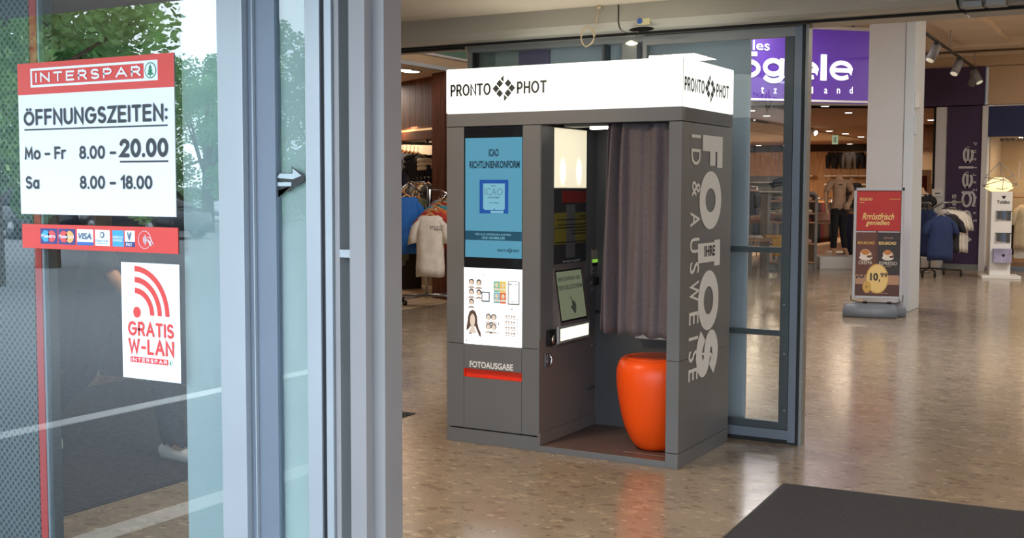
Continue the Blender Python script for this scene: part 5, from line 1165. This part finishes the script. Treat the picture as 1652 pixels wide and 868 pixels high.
MB().tube([Vector((.085*math.cos(k*PI/8), -.012+.06*math.sin(k*PI/8)-.02, 1.375-.03*(1-math.sin(k*PI/8)))) for k in range(16)], .012, 6, True).build('necklace', 'black_plastic', None).parent = m1
pl2 = thing('plinth', 'low white display plinth under the beige-topped mannequin', 'plinth', (mf.x, mf.y, 0)); MB(Matrix.Translation((mf.x, mf.y, 0)) @ Matrix.Rotation(RZ, 4, 'Z')).box(-.42, .50, -.35, .35, 0, .22, .006).build('block', 'white_plastic', pl2)
mf2 = atd(1374, 300, 23.0); mf2.z = .22
m2_ = mannequin('mannequin', 'headless mannequin in dark patterned blouse with raised arm behind the beige-topped one', mf2, YAW, 1.46, mat('cloth_pattern', (70, 62, 58), .85, noise=.9, nscale=18).name and 'cloth_pattern', 'cloth_brown', armR=(.20, .02, 1.20))
pl3 = thing('plinth', 'low white display plinth partly hidden behind the pavement sign', 'plinth', (mf2.x, mf2.y, 0)); MB(Matrix.Translation((mf2.x, mf2.y, 0)) @ Matrix.Rotation(RZ, 4, 'Z')).box(-.4, .4, -.35, .35, 0, .22, .006).build('block', 'white_plastic', pl3)
# bust in the right entrance
mb_ = atd(1487, 300, 20.5); mb_.z = 0
def bustm():
    t = thing('mannequin', 'mannequin bust in a black ruffled top with white necklace beside the entrance pier', 'mannequin', mb_); t.rotation_euler.z = YAW
    J = {'pel': (0, 0, .95, (.15, .11)), 'wst': (0, 0, 1.06, (.12, .09)), 'chs': (0, 0, 1.22, (.15, .11)), 'shc': (0, 0, 1.32, (.12, .08)), 'nk': (0, 0, 1.42, .05), 'nk2': (0, 0, 1.50, .045), 'sL': (-.17, 0, 1.30, .06), 'sR': (.17, 0, 1.30, .06), 'aL': (-.21, 0, 1.18, .05), 'aR': (.21, 0, 1.18, .05)}
    vs, fs = skin(J, [('pel', 'wst'), ('wst', 'chs'), ('chs', 'shc'), ('shc', 'nk'), ('nk', 'nk2'), ('shc', 'sL'), ('shc', 'sR'), ('sL', 'aL'), ('sR', 'aR')], 'pel')
    o = MB().add(vs, fs, True).build('body', 'skin_mannequin', None); o.parent = t
    bm = bmesh.new(); bm.from_mesh(o.data)
    for v in bm.verts: v.co += v.normal*(.02+.012*math.sin(v.co.x*60)); 
    bmesh.ops.delete(bm, geom=[v for v in bm.verts if v.co.z > 1.375], context='VERTS')
    m3 = bpy.data.meshes.new('top'); bm.to_mesh(m3); bm.free(); m3.materials.append(MATS['cloth_black']); g_ = bpy.data.objects.new('top', m3); scn.collection.objects.link(g_); g_.parent = t
    MB().tube([Vector((.10*math.cos(k*PI/8), .06*math.sin(k*PI/8)-.03, 1.40-.03*(1-math.sin(k*PI/8)))) for k in range(16)], .016, 6, True).build('necklace', 'white_plastic', None).parent = t
    MB().tube([(0, 0, 0.02), (0, 0, .95)], .02).lathe([(.18, 0), (.18, .015), (.02, .03)]).build('stand', 'steel', None).parent = t
bustm()
c = atd(1484, 292, 23.0); t = thing('framed_poster', 'cream framed poster with dark red panel behind the black bust', 'poster', c)
Mx = Matrix.Translation(c) @ Matrix.Rotation(RZ, 4, 'Z')
MB(Mx).box(-.22, .22, -.02, .02, -.62, .22).build('frame', mat('cream_frame', (216, 180, 140), .5), t); MB(Mx).box(-.13, .13, -.03, -.02, -.2, .10).build('picture', 'cloth_dkred', t); MB(Mx).box(-.03, .03, .02, .05, -c.z, 0).box(-.2, .2, -.1, .15, -c.z, -c.z+.02).build('stand', 'steel', t)
c = atd(1486, 300, 27); t = thing('display_shelving', 'cream display wall with bright shelf edges behind the black bust', 'shelving', (c.x, c.y, 0)); Mx = Matrix.Translation((c.x, c.y, 0)) @ Matrix.Rotation(RZ, 4, 'Z')
MB(Mx).box(-.9, .45, .1, .2, 0, 2.4).build('back_panel', 'cream_wall', t)
for z in (.5, .9, 1.3, 1.6): MB(Mx).box(-.5, .42, -.25, .1, z, z+.03).build('shelf', 'white_plastic', t)
MB(Mx).box(-1.0, .6, -.1, .25, 2.4, 2.94).build('top_panel', 'cloth_brown', t)
for i in range(6):
    p = Mx @ Vector((-.36+.3*(i % 3), -.08, .53+.4*(i//3))); fold('%s folded garment on the %s bright shelf behind the black bust' % (('left', 'middle', 'right')[i % 3], ('lower', 'upper')[i//3]), p, ('cloth_rose', 'cloth_navy', 'cloth_cream')[i % 3], 'folded clothes behind the bust', RZ, .8)
# display tables and shelves in the shop, left
def table(label, c, w_, d_, h_, m='column_white'):
    t = thing('display_table', label, 'table', (c.x, c.y, 0)); Mx = Matrix.Translation((c.x, c.y, 0)) @ Matrix.Rotation(RZ, 4, 'Z')
    MB(Mx).box(-w_/2, w_/2, -d_/2, d_/2, h_-.05, h_, .004).build('table_top', 'poster_tan', t)
    for sx in (-1, 1):
        for sy in (-1, 1): MB(Mx).box(sx*(w_/2-.03)-.025, sx*(w_/2-.03)+.025, sy*(d_/2-.03)-.025, sy*(d_/2-.03)+.025, 0, h_-.05).build('leg', 'frame_grey', t)
    return Mx
c = atd(1335, 300, 22.6); Mx = table('grey-legged display table with a folded pink top behind the mannequin', c, .9, .5, .84)
fold('folded pink top on the table beside the mannequin arm', Mx @ Vector((-.17, -.1, .84)), 'cloth_rose', 'folded tops on the shop tables', RZ+.3, 1.7)
fold('second folded pink top on the table beside the mannequin arm', Mx @ Vector((-.20, -.1, .92)), 'cloth_rose', 'folded tops on the shop tables', RZ+.1, 1.5)
c = atd(1300, 300, 21.2); t = thing('display_shelf_unit', 'tall grey shelf unit with rounded headrests and folded clothes at the entrance edge', 'shelving', (c.x, c.y, 0)); Mx = Matrix.Translation((c.x, c.y, 0)) @ Matrix.Rotation(RZ, 4, 'Z')
MB(Mx).box(.10, .15, -.3, .3, 0, 1.36).build('upright', 'frame_grey', t); MB(Mx).box(-.75, -.70, -.3, .3, 0, 1.36).build('upright', 'frame_grey', t)
MB(Mx).tube([(-.10, -.3, 1.3), (-.06, -.3, 1.38), (.08, -.3, 1.38), (.12, -.3, 1.3)], .03).build('top_loop', 'frame_grey', t)
for z in (.12, .46, .84, 1.0, 1.22): MB(Mx).box(-.72, .14, -.3, .3, z, z+.03).build('shelf', 'poster_tan', t)
MB(Mx).box(-.7, .12, -.28, .28, .0, .11).build('drawer', 'frame_grey', t)
for z, m in ((.49, 'cloth_rose'), (.87, 'cloth_dkred'), (1.03, 'cloth_cream'), (1.25, 'cloth_rose')):
    for k in range(2): fold('%s-shelf folded garment, %s half, grey shelf unit at the shop entrance' % ({.49: 'lowest', .87: 'second', 1.03: 'third', 1.25: 'topmost'}[z], ('right', 'left')[k]), Mx @ Vector((-.08-.32*k, -.12, z)), m, 'folded clothes on the grey shelf unit', RZ, 1.1)
# racks inside
def shop_rail(label, p0, p1, z, cols, grp, what, rz, n, w=.42, h=.8, top=True):
    t = thing('clothes_rail', label, 'clothes rail', ((p0.x+p1.x)/2, (p0.y+p1.y)/2, 0)); a = Vector((p0.x, p0.y, z)); b = Vector((p1.x, p1.y, z))
    MB().tube([a, b], .014, 6).build('rail', 'chrome', t)
    for q_ in (a, b): MB().tube([Vector((q_.x, q_.y, 0)), q_], .014, 6).build('post', 'chrome', t)
    for i in range(n):
        p = a.lerp(b, (i+.5)/n)-Z*.09; c_ = cols[i*len(cols)//n]
        shirt('hanging_garment', '%s %s, %s from its near end' % (c_.replace('cloth_', '').replace('dkred', 'dark red'), what, (['first', 'second', 'third', 'fourth', 'fifth', 'sixth', 'seventh', 'eighth', 'ninth', 'tenth', 'eleventh', 'twelfth'])[i]), 'garment', p, rz, c_, grp, w, h, .2, .05, 60+i % 2)
shop_rail('chrome rail with long purple and navy garments behind the pavement sign', atd(1371, 300, 22.2), atd(1379, 300, 22.9), 1.08, ['cloth_ink', 'cloth_purple', 'cloth_ink'], 'long garments behind the pavement sign', 'long garment on the rail behind the pavement sign', RZ+1.1, 6, .26, .80)
shop_rail('rail of dark clothes inside the fashion shop seen through the glass door', atd(1209, 300, 22.5), atd(1222, 300, 25), 1.5, ['cloth_black', 'cloth_navy', 'cloth_black'], 'dark clothes seen through the glass door', 'garment on the rail seen through the glass door', RZ+1.0, 6, .45, 1.0)
c = atd(1232, 300, 22.2); Mx = table('display table with pink folded clothes seen through the glass door', c, .62, .6, .86); fold('folded pink top on the upper table seen through the glass door', Mx @ Vector((.0, -.1, .86)), 'cloth_rose', 'folded clothes through the glass door', RZ, 1.6); fold('folded cream top on the upper table seen through the glass door', Mx @ Vector((.1, -.1, .94)), 'cloth_cream', 'folded clothes through the glass door', RZ, 1.2)
c = atd(1236, 300, 20.7); Mx = table('lower display table with yellow garment seen through the glass door', c, .66, .5, .58); mat('cloth_yellow', (204, 158, 62), .85)
fold('folded white top on the lower table seen through the glass door', Mx @ Vector((-.20, -.05, .58)), 'cloth_white', 'folded clothes through the glass door', RZ, .9); fold('draped yellow garment on the lower table seen through the glass door', Mx @ Vector((.12, -.08, .58)), 'cloth_yellow', 'folded clothes through the glass door', RZ, 1.1)
o = thing('scarf', 'yellow garment end hanging over the edge of the lower table', 'garment', Mx @ Vector((.15, -.27, .58))); c = wloc(o)
MB(Matrix.Translation(c) @ Matrix.Rotation(RZ, 4, 'Z')).rings([[Vector((x*(1-.5*v)+.0, -.02-.02*math.sin(x*40+v*3), -.30*v)) for x in (-.11, -.06, 0, .06, .11)]+[Vector((x*(1-.5*v), .0-.02*math.sin(x*40+v*3), -.30*v)) for x in (.11, .06, 0, -.06, -.11)] for v in (-.05, .2, .5, .8, 1)]).build('fabric', 'cloth_yellow', o)
# wall shelves by the wooden boards
c = atd(1237, 300, 30); t = thing('wall_shelving', 'grey shelving with lit white shelf edges before the wooden wall, seen through glass door', 'shelving', (c.x, c.y, 0)); Mx = Matrix.Translation((c.x, c.y, 0)) @ Matrix.Rotation(RZ, 4, 'Z')
MB(Mx).box(-.42, .42, .1, .14, 0, 1.8).build('back_panel', 'cloth_grey', t)
for z in (.9, 1.14, 1.38, 1.62): MB(Mx).box(-.40, .40, -.2, .1, z, z+.02).build('shelf', 'strip_light' if 0 else 'white_plastic', t)
for k in range(4): fold('%s folded garment on the %s grey shelf seen through glass door' % (('left brown', 'right black')[k % 2], ('lower', 'upper')[k//2]), Mx @ Vector((-.22+.4*(k % 2), -.1, .92+.24*(k//2))), 'cloth_black' if k % 2 else 'cloth_brown', 'folded clothes on the grey shelving', RZ, 1.1)
# leggings on the wooden wall
LG = 'leg forms hanging on the wooden wall'
def leggings(i, px_, m):
    p = at(px_, 251, y=BYY-.12); t = thing('leg_form', ('leftmost', 'second', 'third', 'fourth', 'fifth')[i]+' pair of dark leggings from the left on the wooden wall', 'leggings', p, LG)
    for s in (-1, 1): MB().tube([p+Vector((s*.07, 0, 0)), p+Vector((s*.09, -.02, -.18)), p+Vector((s*.10, 0, -.42))], [.10, .085, .06], 10).build('leg', m, t)
    MB().tube([p+Vector((-.10, 0, .02)), p+Vector((.10, 0, .02))], .09, 10).build('waistband', m, t)
    MB().tube([p+Vector((0, 0, .1)), p+Vector((0, .12, .1))], .01, 6).build('hook', 'steel', t)
for i, (a, m) in enumerate(((1340.5, 'cloth_black'), (1353, 'cloth_black'), (1365, 'cloth_grey'), (1376.5, 'cloth_grey'), (1388, 'cloth_black'))): leggings(i, a, m)
t = thing('wall_shelf', 'long white-edged shelf below the leggings on the wooden wall', 'shelf', at(1360, 283, y=BYY-.4)); c = wloc(t)
a, b = at(1330, 283, y=BYY-.5).x, at(1470, 283, y=BYY-.5).x
MB().box(a, b, BYY-.5, BYY-.02, c.z-.03, c.z).build('board', 'white_plastic', t); MB().box(a, b, BYY-.5, BYY-.1, c.z-.32, c.z-.27).build('board', 'white_plastic', t)
t = thing('wall_shelf', 'white-edged shelf on the wooden wall left of the mannequin', 'shelf', at(1300, 283, y=BYY-.4)); c = wloc(t)
a, b = at(1285, 283, y=BYY-.5).x, at(1311, 283, y=BYY-.5).x; MB().box(a, b, BYY-.5, BYY-.02, c.z-.03, c.z).build('board', 'white_plastic', t)
# rows of clothes in the middle of the shop
shop_rail('long rail of dark clothes in front of the wooden wall, left of the mannequin', atd(1316, 300, 26), atd(1342, 300, 27), 1.25, ['cloth_black', 'cloth_dkred', 'cloth_brown', 'cloth_black'], 'dark clothes before the wooden wall', 'garment on the long rail left of the mannequin', RZ+1.1, 10, .45, .9)
shop_rail('rail of brown clothes at the right behind the patterned mannequin', atd(1372, 300, 26), atd(1396, 300, 27), 1.3, ['cloth_black', 'cloth_dkred', 'cloth_brown'], 'brown clothes behind the patterned mannequin', 'garment on the rail behind the patterned mannequin', RZ+1.1, 9, .45, .9)
# ================================================================ RIGHT CLOTHES STAND
DB = 19.6
rb = atd(1503, 300, DB); rb.z = 0
r2 = thing('clothes_stand', 'black castor clothes stand holding navy and white t-shirts before the purple wall', 'clothes rack', rb)
MB().tube([rb+Z*.12, rb+Z*1.15], .02).build('post', 'steel', r2)
for k, (dx, dy) in enumerate(((-.42, .05), (-.22, -.30), (-.05, -.4), (.34, .25), (.50, -.1))):
    e = rb+vr*dx+vd*dy; MB().tube([rb+Z*.13, Vector((e.x, e.y, .10))], .014).build('leg', 'black_plastic', r2)
    MB().tube([Vector((e.x-.015, e.y, .045)), Vector((e.x+.015, e.y, .045))], .045, 16).build('castor', 'black_plastic', r2)
MB().tube([atd(1466, 327, DB+.3), atd(1500, 327, DB), atd(1503, 331, DB)], .016).build('arm', 'steel', r2); MB().tube([atd(1522, 327, DB-.3), atd(1556, 326, DB+.3)], .016).build('arm', 'steel', r2)
MB().tube([rb+Z*1.12, atd(1522, 327, DB-.3)], .014).build('arm', 'steel', r2)
G2 = 't-shirts on the black castor stand'
for i in range(4):
    shirt('t_shirt', names[i]+' navy t-shirt from the left on the black castor stand', 't-shirt', atd(1479+i*6, 337+i*.5, DB+.25-.1*i), RZ-1.1, 'cloth_navy', G2, .44, .78, .2, .07, 70+i % 2, True, 'steel')
shirt('t_shirt', 'large navy t-shirt facing forward at the front of the black castor stand', 't-shirt', atd(1518, 348, DB-.75), RZ-.1, 'cloth_navy', G2, .42, .72, .18, .10, 72, True, 'steel')
shirt('t_shirt', 'black t-shirt just behind the front navy t-shirt on the castor stand', 't-shirt', atd(1529, 345, DB-.6), RZ-.3, 'cloth_black', G2, .40, .62, .18, .09, 73, True, 'steel')
for i in range(5):
    shirt('t_shirt', names[i]+' white t-shirt from the left on the black castor stand', 't-shirt', atd(1524+i*6, 337+i*.7, DB-.2+.1*i), RZ-1.15, 'cloth_white', G2, .42, .70, .2, .07, 74+i % 2, True, 'steel')
shirt('t_shirt', 'pale grey long garment beside the pavement sign at left of the stand', 't-shirt', atd(1468, 340, DB+.6), RZ, mat('cloth_pale', (160, 160, 164), .85).name, G2, .30, .70, .1, .07, 76, True, 'steel')
t = thing('low_podium', 'low pale podium behind the black castor stand', 'plinth', (atd(1480, 300, 21.2).x, atd(1480, 300, 21.2).y, 0)); c = wloc(t)
MB(Matrix.Translation(c) @ Matrix.Rotation(RZ, 4, 'Z')).box(-.55, .30, -.2, .4, 0, .22, .005).build('block', 'white_plastic', t)
t = thing('notice_plate', 'small white notice plate on the pier left of the purple wall', 'sign', at(1512, 311, y=16.95)); c = wloc(t)
MB().box(c.x-.09, c.x+.09, 16.94, 16.965, c.z-.07, c.z+.07).build('board', 'white_plastic', t); MB().box(c.x-.04, c.x+.05, 16.937, 16.94, c.z-.02, c.z).build('print', 'sticker_grey', t)
# ================================================================ COFFEE SHOP DISPLAY
dc = atd(1616, 300, 19.2); dc.z = 0; tw = thing('display_tower', 'white display tower with black product hooks and lettering in front of the shop window', 'display stand', dc); Mx = Matrix.Translation(dc) @ Matrix.Rotation(RZ-.25, 4, 'Z')
th = atd(1618, 309, 19.2).z
MB(Mx).box(-.17, .15, -.15, .15, .05, th, .008).build('column_body', 'white_plastic', tw); MB(Mx).box(-.30, .30, -.27, .27, 0, .05, .006).build('base', 'white_plastic', tw)
text(MB(Mx), 'Tchibo', (-.09, -.152, th-.20), X, Z, .20, .055, .03).build('lettering', 'sticker_black', tw)
MB(Mx).poly([(-.03, .05), (.05, .05), (.03, .0), (-.01, .01), (.0, .03)], (.0, -.152, th-.12), X, Z, .001).build('bean_emblem', 'sticker_black', tw)
for z, n_ in ((th-.32, 3), (th-.68, 3)):
    MB(Mx).tube([(-.10, -.16, z), (.16, -.16, z)], .006, 5).build('hook_bar', 'black_plastic', tw)
    for k in range(n_):
        t = thing('product_card', 'dark packaged product, %s on the %s hook bar of the white display tower' % (('left', 'middle', 'right')[k], 'upper' if z > th-.5 else 'lower'), 'product', Mx @ Vector((-.05+.075*k, -.18, z-.08)), 'products on the display tower')
        MB(Mx).box(-.08+.075*k, -.02+.075*k, -.20+.02*k, -.165, z-.13-.01*k, z, .004).build('package', 'sticker_grey' if k != 1 else 'card_slate', t)
t = thing('picture_box', 'purple-tinted picture box on the front of the white display tower', 'box', Mx @ Vector((0, -.2, th-1.1))); MB(Mx).box(-.13, .15, -.26, -.155, th-1.16, th-.93, .004).build('carton', mat('lilac_print', (150, 146, 176), .5, noise=.4, nscale=5), t); MB(Mx).poly([(-.03, .03), (.0, .045), (.03, .03), (.0, -.01)], (.02, -.261, th-1.06), X, Z, .001).build('print', 'sticker_black', t)
# geometric lamp
lc_ = atd(1612, 296, 19.6); t = thing('wire_lamp', 'glowing paper lamp inside a diamond-shaped wire frame on the display tower', 'lamp', lc_); Mx = Matrix.Translation(lc_) @ Matrix.Rotation(RZ, 4, 'Z')
V8 = [Vector(p) for p in ((0, 0, .36), (-.24, 0, .10), (0, -.16, .06), (.24, 0, .14), (-.28, 0, -.04), (.30, .0, -.02), (0, .1, -.14), (0, -.14, -.10))]
for a, b in ((0, 1), (0, 2), (0, 3), (1, 2), (2, 3), (1, 4), (3, 5), (4, 7), (5, 7), (2, 7), (4, 2), (2, 5)): MB(Mx).tube([V8[a], V8[b]], .008, 5).build('wire', 'alu_frame', t)
MB(Mx).rings([[Vector((r*math.cos(k*PI/4), r*.5*math.sin(k*PI/4), z)) for k in range(8)] for r, z in ((.08, -.16), (.24, -.08), (.20, .02), (.08, .10))]).build('paper_shade', mat('paper_glow', (255, 220, 160), .5, emit=(255, 214, 150), es=1.6), t)
for i, (a, m, h_) in enumerate(((1632, 'cloth_black', .75), (1640, 'cloth_black', .75), (1655, 'cloth_cream', .8))):
    p = at(a, 345 if i < 2 else 330, y=17.9 if i < 2 else 17.5)
    shirt('window_garment', ('dark garment left in the shop window behind the display tower', 'second dark garment in the shop window', 'cream blouse facing forward in the shop window at the right edge')[i], 'garment', p, RZ-.3 if i < 2 else RZ, m, 'garments in the shop window', .42, h_, .25, .10, 80+i)
t = thing('window_rail', 'thin copper rail in the shop window holding the garments', 'clothes rail', at(1640, 322, y=17.8)); a = at(1622, 318, y=17.8); MB().tube([a, a+X*1.5], .012).build('rail', 'hanger_wood', t)
t = thing('window_box', 'white box on a brown stand in the shop window', 'box', at(1646, 408, y=17.6)); c = wloc(t); MB().box(c.x-.10, c.x+.3, 17.5, 17.8, c.z-.10, c.z+.22, .004).build('carton', 'white_plastic', t); MB().box(c.x-.3, c.x+.9, 17.4, 17.9, .16, c.z-.10).build('stand', 'wood_warm', t)
a = at(1612, 228, y=17.0); b = at(1660, 224, y=17.0); t = thing('window_lettering', 'dark web address lettering along the top of the shop window', 'lettering', a)
text(MB(), 'www.tchibo.at', a, X, Z, .72, .09, .02).build('lettering', 'sticker_black', t)
t = thing('spot_in_window', 'small bright ceiling spot inside the shop window', 'spotlight', (a.x+.3, 17.5, 2.395)); MB().lathe([(.05, 0), (.05, -.008)], (a.x+.3, 17.5, 2.398), 16).build('lamp_face', 'downlight', t)
# ================================================================ PERSON BEHIND THE LEFT GLASS
def person():
    fx = at(268, 748, z=0); base = Vector((fx.x-.32, fx.y-.02, 0))
    t = thing('person', 'person in dark jacket, dark trousers and white shoes striding past behind the left glass pane', 'person', base); t.rotation_euler.z = 0
    # walking towards +x (right); trailing foot to the left with heel up
    J = {'pel': (0, 0, .93, (.15, .12)), 'wst': (.01, 0, 1.08, (.14, .11)), 'chs': (.02, 0, 1.28, (.16, .12)), 'shc': (.02, 0, 1.42, (.10, .09)), 'nk': (.03, 0, 1.50, .055), 'hd': (.05, 0, 1.62, (.09, .10)), 'hd2': (.06, 0, 1.70, (.075, .085)),
         'sL': (.02, .19, 1.40, .07), 'eL': (-.12, .24, 1.14, .05), 'wL': (-.06, .25, .92, .034), 'hL': (-.02, .25, .86, .036),
         'sR': (.02, -.19, 1.40, .07), 'eR': (.12, -.24, 1.16, .05), 'wR': (.26, -.24, .98, .034), 'hR': (.31, -.24, .94, .036),
         'pF': (.04, .09, .86, .11), 'kF': (.24, .09, .48, .07), 'aF': (.30, .09, .10, .05), 'tF': (.46, .09, .04, .04),
         'pB': (-.04, -.09, .86, .11), 'kB': (-.16, -.09, .47, .07), 'aB': (-.50, -.09, .20, .05), 'tB': (-.42, -.09, .05, .04)}
    E_ = [('pel', 'wst'), ('wst', 'chs'), ('chs', 'shc'), ('shc', 'nk'), ('nk', 'hd'), ('hd', 'hd2'), ('shc', 'sL'), ('sL', 'eL'), ('eL', 'wL'), ('wL', 'hL'), ('shc', 'sR'), ('sR', 'eR'), ('eR', 'wR'), ('wR', 'hR'), ('pel', 'pF'), ('pF', 'kF'), ('kF', 'aF'), ('aF', 'tF'), ('pel', 'pB'), ('pB', 'kB'), ('kB', 'aB'), ('aB', 'tB')]
    for sd, (hx, hy, hz), dx_ in (('L', (-.02, .25, .86), .02), ('R', (.31, -.24, .94), .05)):
        for q_ in range(4):
            J['f%s%d' % (sd, q_)] = (hx+dx_+.02, hy+(q_-1.5)*.018, hz-.05, .009); J['g%s%d' % (sd, q_)] = (hx+dx_+.01, hy+(q_-1.5)*.018, hz-.085+.004*abs(q_-1), .008); E_ += [('h'+sd, 'f%s%d' % (sd, q_)), ('f%s%d' % (sd, q_), 'g%s%d' % (sd, q_))]
        J['t'+sd] = (hx+.05, hy+.0, hz+.0, .010); E_.append(('h'+sd, 't'+sd))
    vs, fs = skin(J, E_, 'pel', 2)
    o = MB().add(vs, fs, True).build('body', 'skin_tone', None); o.parent = t
    def sub(nm, m, test, off):
        bm = bmesh.new(); bm.from_mesh(o.data)
        for v in bm.verts: v.co += v.normal*off
        bmesh.ops.delete(bm, geom=[v for v in bm.verts if not test(v.co)], context='VERTS')
        m2 = bpy.data.meshes.new(nm); bm.to_mesh(m2); bm.free(); m2.materials.append(MATS[m]); g_ = bpy.data.objects.new(nm, m2); scn.collection.objects.link(g_); g_.parent = t
        g_.modifiers.new('thick', 'SOLIDIFY').thickness = .006
    hand = lambda c: (c-Vector((-.02, .25, .86))).length < .12 or (c-Vector((.33, -.24, .92))).length < .12
    sub('jacket', 'jacket_cloth', lambda c: .86 < c.z < 1.50 and not hand(c), .02)
    sub('trousers', 'dark_cloth', lambda c: .085 < c.z < .95 and abs(c.y) < .21 and not hand(c), .016)
    sub('hair', 'hair_brown', lambda c: c.z > 1.60 and (c.x < .07 or c.z > 1.72), .018)
    for nm, c0, c1 in (('shoe', (.27, .09, .05), (.50, .09, .04)), ('shoe', (-.53, -.09, .17), (-.40, -.09, .045))):
        c0, c1 = Vector(c0), Vector(c1); dd = (c1-c0).normalized()
        MB().tube([c0-dd*.05, c0-dd*.02, c0.lerp(c1, .5), c1, c1+dd*.04], [.03, .05, .05, .045, .025], 12).build(nm, 'shoe_white', None).parent = t
    MB().lathe([(.006, 0), (.012, .008), (.006, .02)], (.14, .0, 1.63), 8).build('nose', 'skin_tone', None).parent = t
    for s in (-1, 1):
        MB().lathe([(.004, 0), (.010, .006), (.004, .014)], (.128, s*.035, 1.655), 8).build('eye', 'white_plastic', None).parent = t
        MB().lathe([(.008, 0), (.016, .02), (.016, .04), (.008, .055)], (.05, s*.098, 1.61), 8, .6, .5).build('ear', 'skin_tone', None).parent = t
    MB().tube([(.135, -.025, 1.59), (.142, 0, 1.588), (.135, .025, 1.59)], .005, 6).build('mouth', 'cloth_dkred', None).parent = t
person()
# ================================================================ OUTDOORS (seen in the glass)
def tree(loc, h, r, m, label, n=9000, seed=0, low=.25):
    rnd = random.Random(seed); t = thing('tree', label, 'tree', loc, 'trees along the car park'); c = Vector(loc)
    bl = [(Vector((rnd.uniform(-1, 1)*r*.75, rnd.uniform(-1, 1)*r*.75, h*(low+(1-low)*rnd.random()))), r*rnd.uniform(.16, .36)) for _ in range(26)]
    tr = MB().tube([c, c+Z*h*.4, c+Vector((.2, .1, h*.8))], [.22, .15, .05], 8)
    for p, _ in bl[:14]: tr.tube([c+Z*h*rnd.uniform(.25, .5), c+p], [.06, .015], 5)
    tr.build('trunk', 'bark', t)
    vs = []; fs = []
    for _ in range(n):
        p, rr = rnd.choice(bl); d = Vector((rnd.gauss(0, 1), rnd.gauss(0, 1), rnd.gauss(0, 1))).normalized()*rr*(rnd.random()**.4)
        q = c+p+d; a = Vector((rnd.gauss(0, 1), rnd.gauss(0, 1), rnd.gauss(0, .6))).normalized(); b = a.orthogonal().normalized(); s = rnd.uniform(.045, .10)
        k = len(vs); vs += [q-a*s, q+b*s*.55, q+a*s, q-b*s*.55]; fs.append((k, k+1, k+2, k+3))
    MB().add(vs, fs, False).build('foliage', m, t, kind='stuff')
def virt(px_, dist):
    p = CAM+ray(px_, 300)*dist; return (p.x, 2*OY-p.y, 0)
tree(virt(-20, 17), 7.5, 2.5, 'leaf_a', 'broad light green tree nearest the entrance canopy', 26000, 1, .15)
tree(virt(75, 21), 7.0, 2.0, 'leaf_b', 'dense green tree second along the car park', 24000, 2, .12)
tree(virt(165, 27), 4.9, 1.4, 'leaf_a', 'lower yellow-green tree in the middle of the car park', 8000, 3, .2)
tree(virt(335, 38), 5.4, 2.3, 'leaf_b', 'green tree far along the car park', 14000, 4, .1)
tree(virt(450, 46), 6.4, 2.6, 'leaf_a', 'green tree farthest along the car park', 14000, 5, .1)
tree(virt(230, 44), 4.2, 3.0, 'leaf_b', 'low green tree at the back of the car park', 10000, 6, .1)
tree(virt(530, 30), 5.4, 2.4, 'leaf_b', 'green tree beyond the crossing in front of the entrance', 9000, 7, .2)
def car(loc, rz, m, label):
    t = thing('car', label, 'car', loc, 'cars in the car park'); t.rotation_euler.z = rz
    def r_(x, z, w): return [Vector((x, y, zz)) for y, zz in ((-w, .25), (w, .25), (w*1.02, z*.55+.1), (w*.9, z), (-w*.9, z), (-w*1.02, z*.55+.1))]
    MB().rings([r_(-2.1, .6, .75), r_(-2.0, .85, .82), r_(-1.2, .92, .86), (r_(0, .95, .87)), r_(1.2, .90, .86), r_(1.95, .75, .80), r_(2.1, .55, .72)]).build('car_body', m, None).parent = t
    MB().rings([[Vector((x, y, z)) for y, z in ((-w, .9), (w, .9), (w*.85, zz), (-w*.85, zz))] for x, w, zz in ((-1.9, .70, .95), (-1.2, .76, 1.42), (-.2, .76, 1.46), (.6, .76, 1.36), (1.25, .72, .93))]).build('window_band', 'black_gloss', None).parent = t
    MB().rings([[Vector((x, y, z)) for y, z in ((-w, zz-.02), (w, zz-.02), (w*.9, zz+.02), (-w*.9, zz+.02))] for x, w, zz in ((-1.3, .62, 1.42), (-.3, .64, 1.47), (.5, .62, 1.39))]).build('roof', m, None).parent = t
    for x in (-1.35, 1.3):
        for y in (-.80, .80):
            o = MB().tube([(x, y-.1, .31), (x, y+.1, .31)], .31, 20).build('wheel', 'rubber', None); o.parent = t
            MB().tube([(x, y-.105, .31), (x, y+.105, .31)], .19, 14).build('hub', 'steel', None).parent = o
mat('paint_silver', (170, 174, 180), .3, metal=.6); mat('paint_dark', (40, 46, 56), .25); mat('paint_red', (140, 30, 32), .3)
car(virt(30, 34), .2, 'paint_dark', 'dark blue parked car under the nearest trees'); car(virt(150, 38), .1, 'paint_silver', 'silver parked car in the middle of the car park'); car(virt(330, 52), .15, 'paint_silver', 'small distant silver car far across the car park'); car(virt(235, 34), .1, 'paint_dark', 'dark parked car behind the silver cars')
bpy.context.view_layer.update()
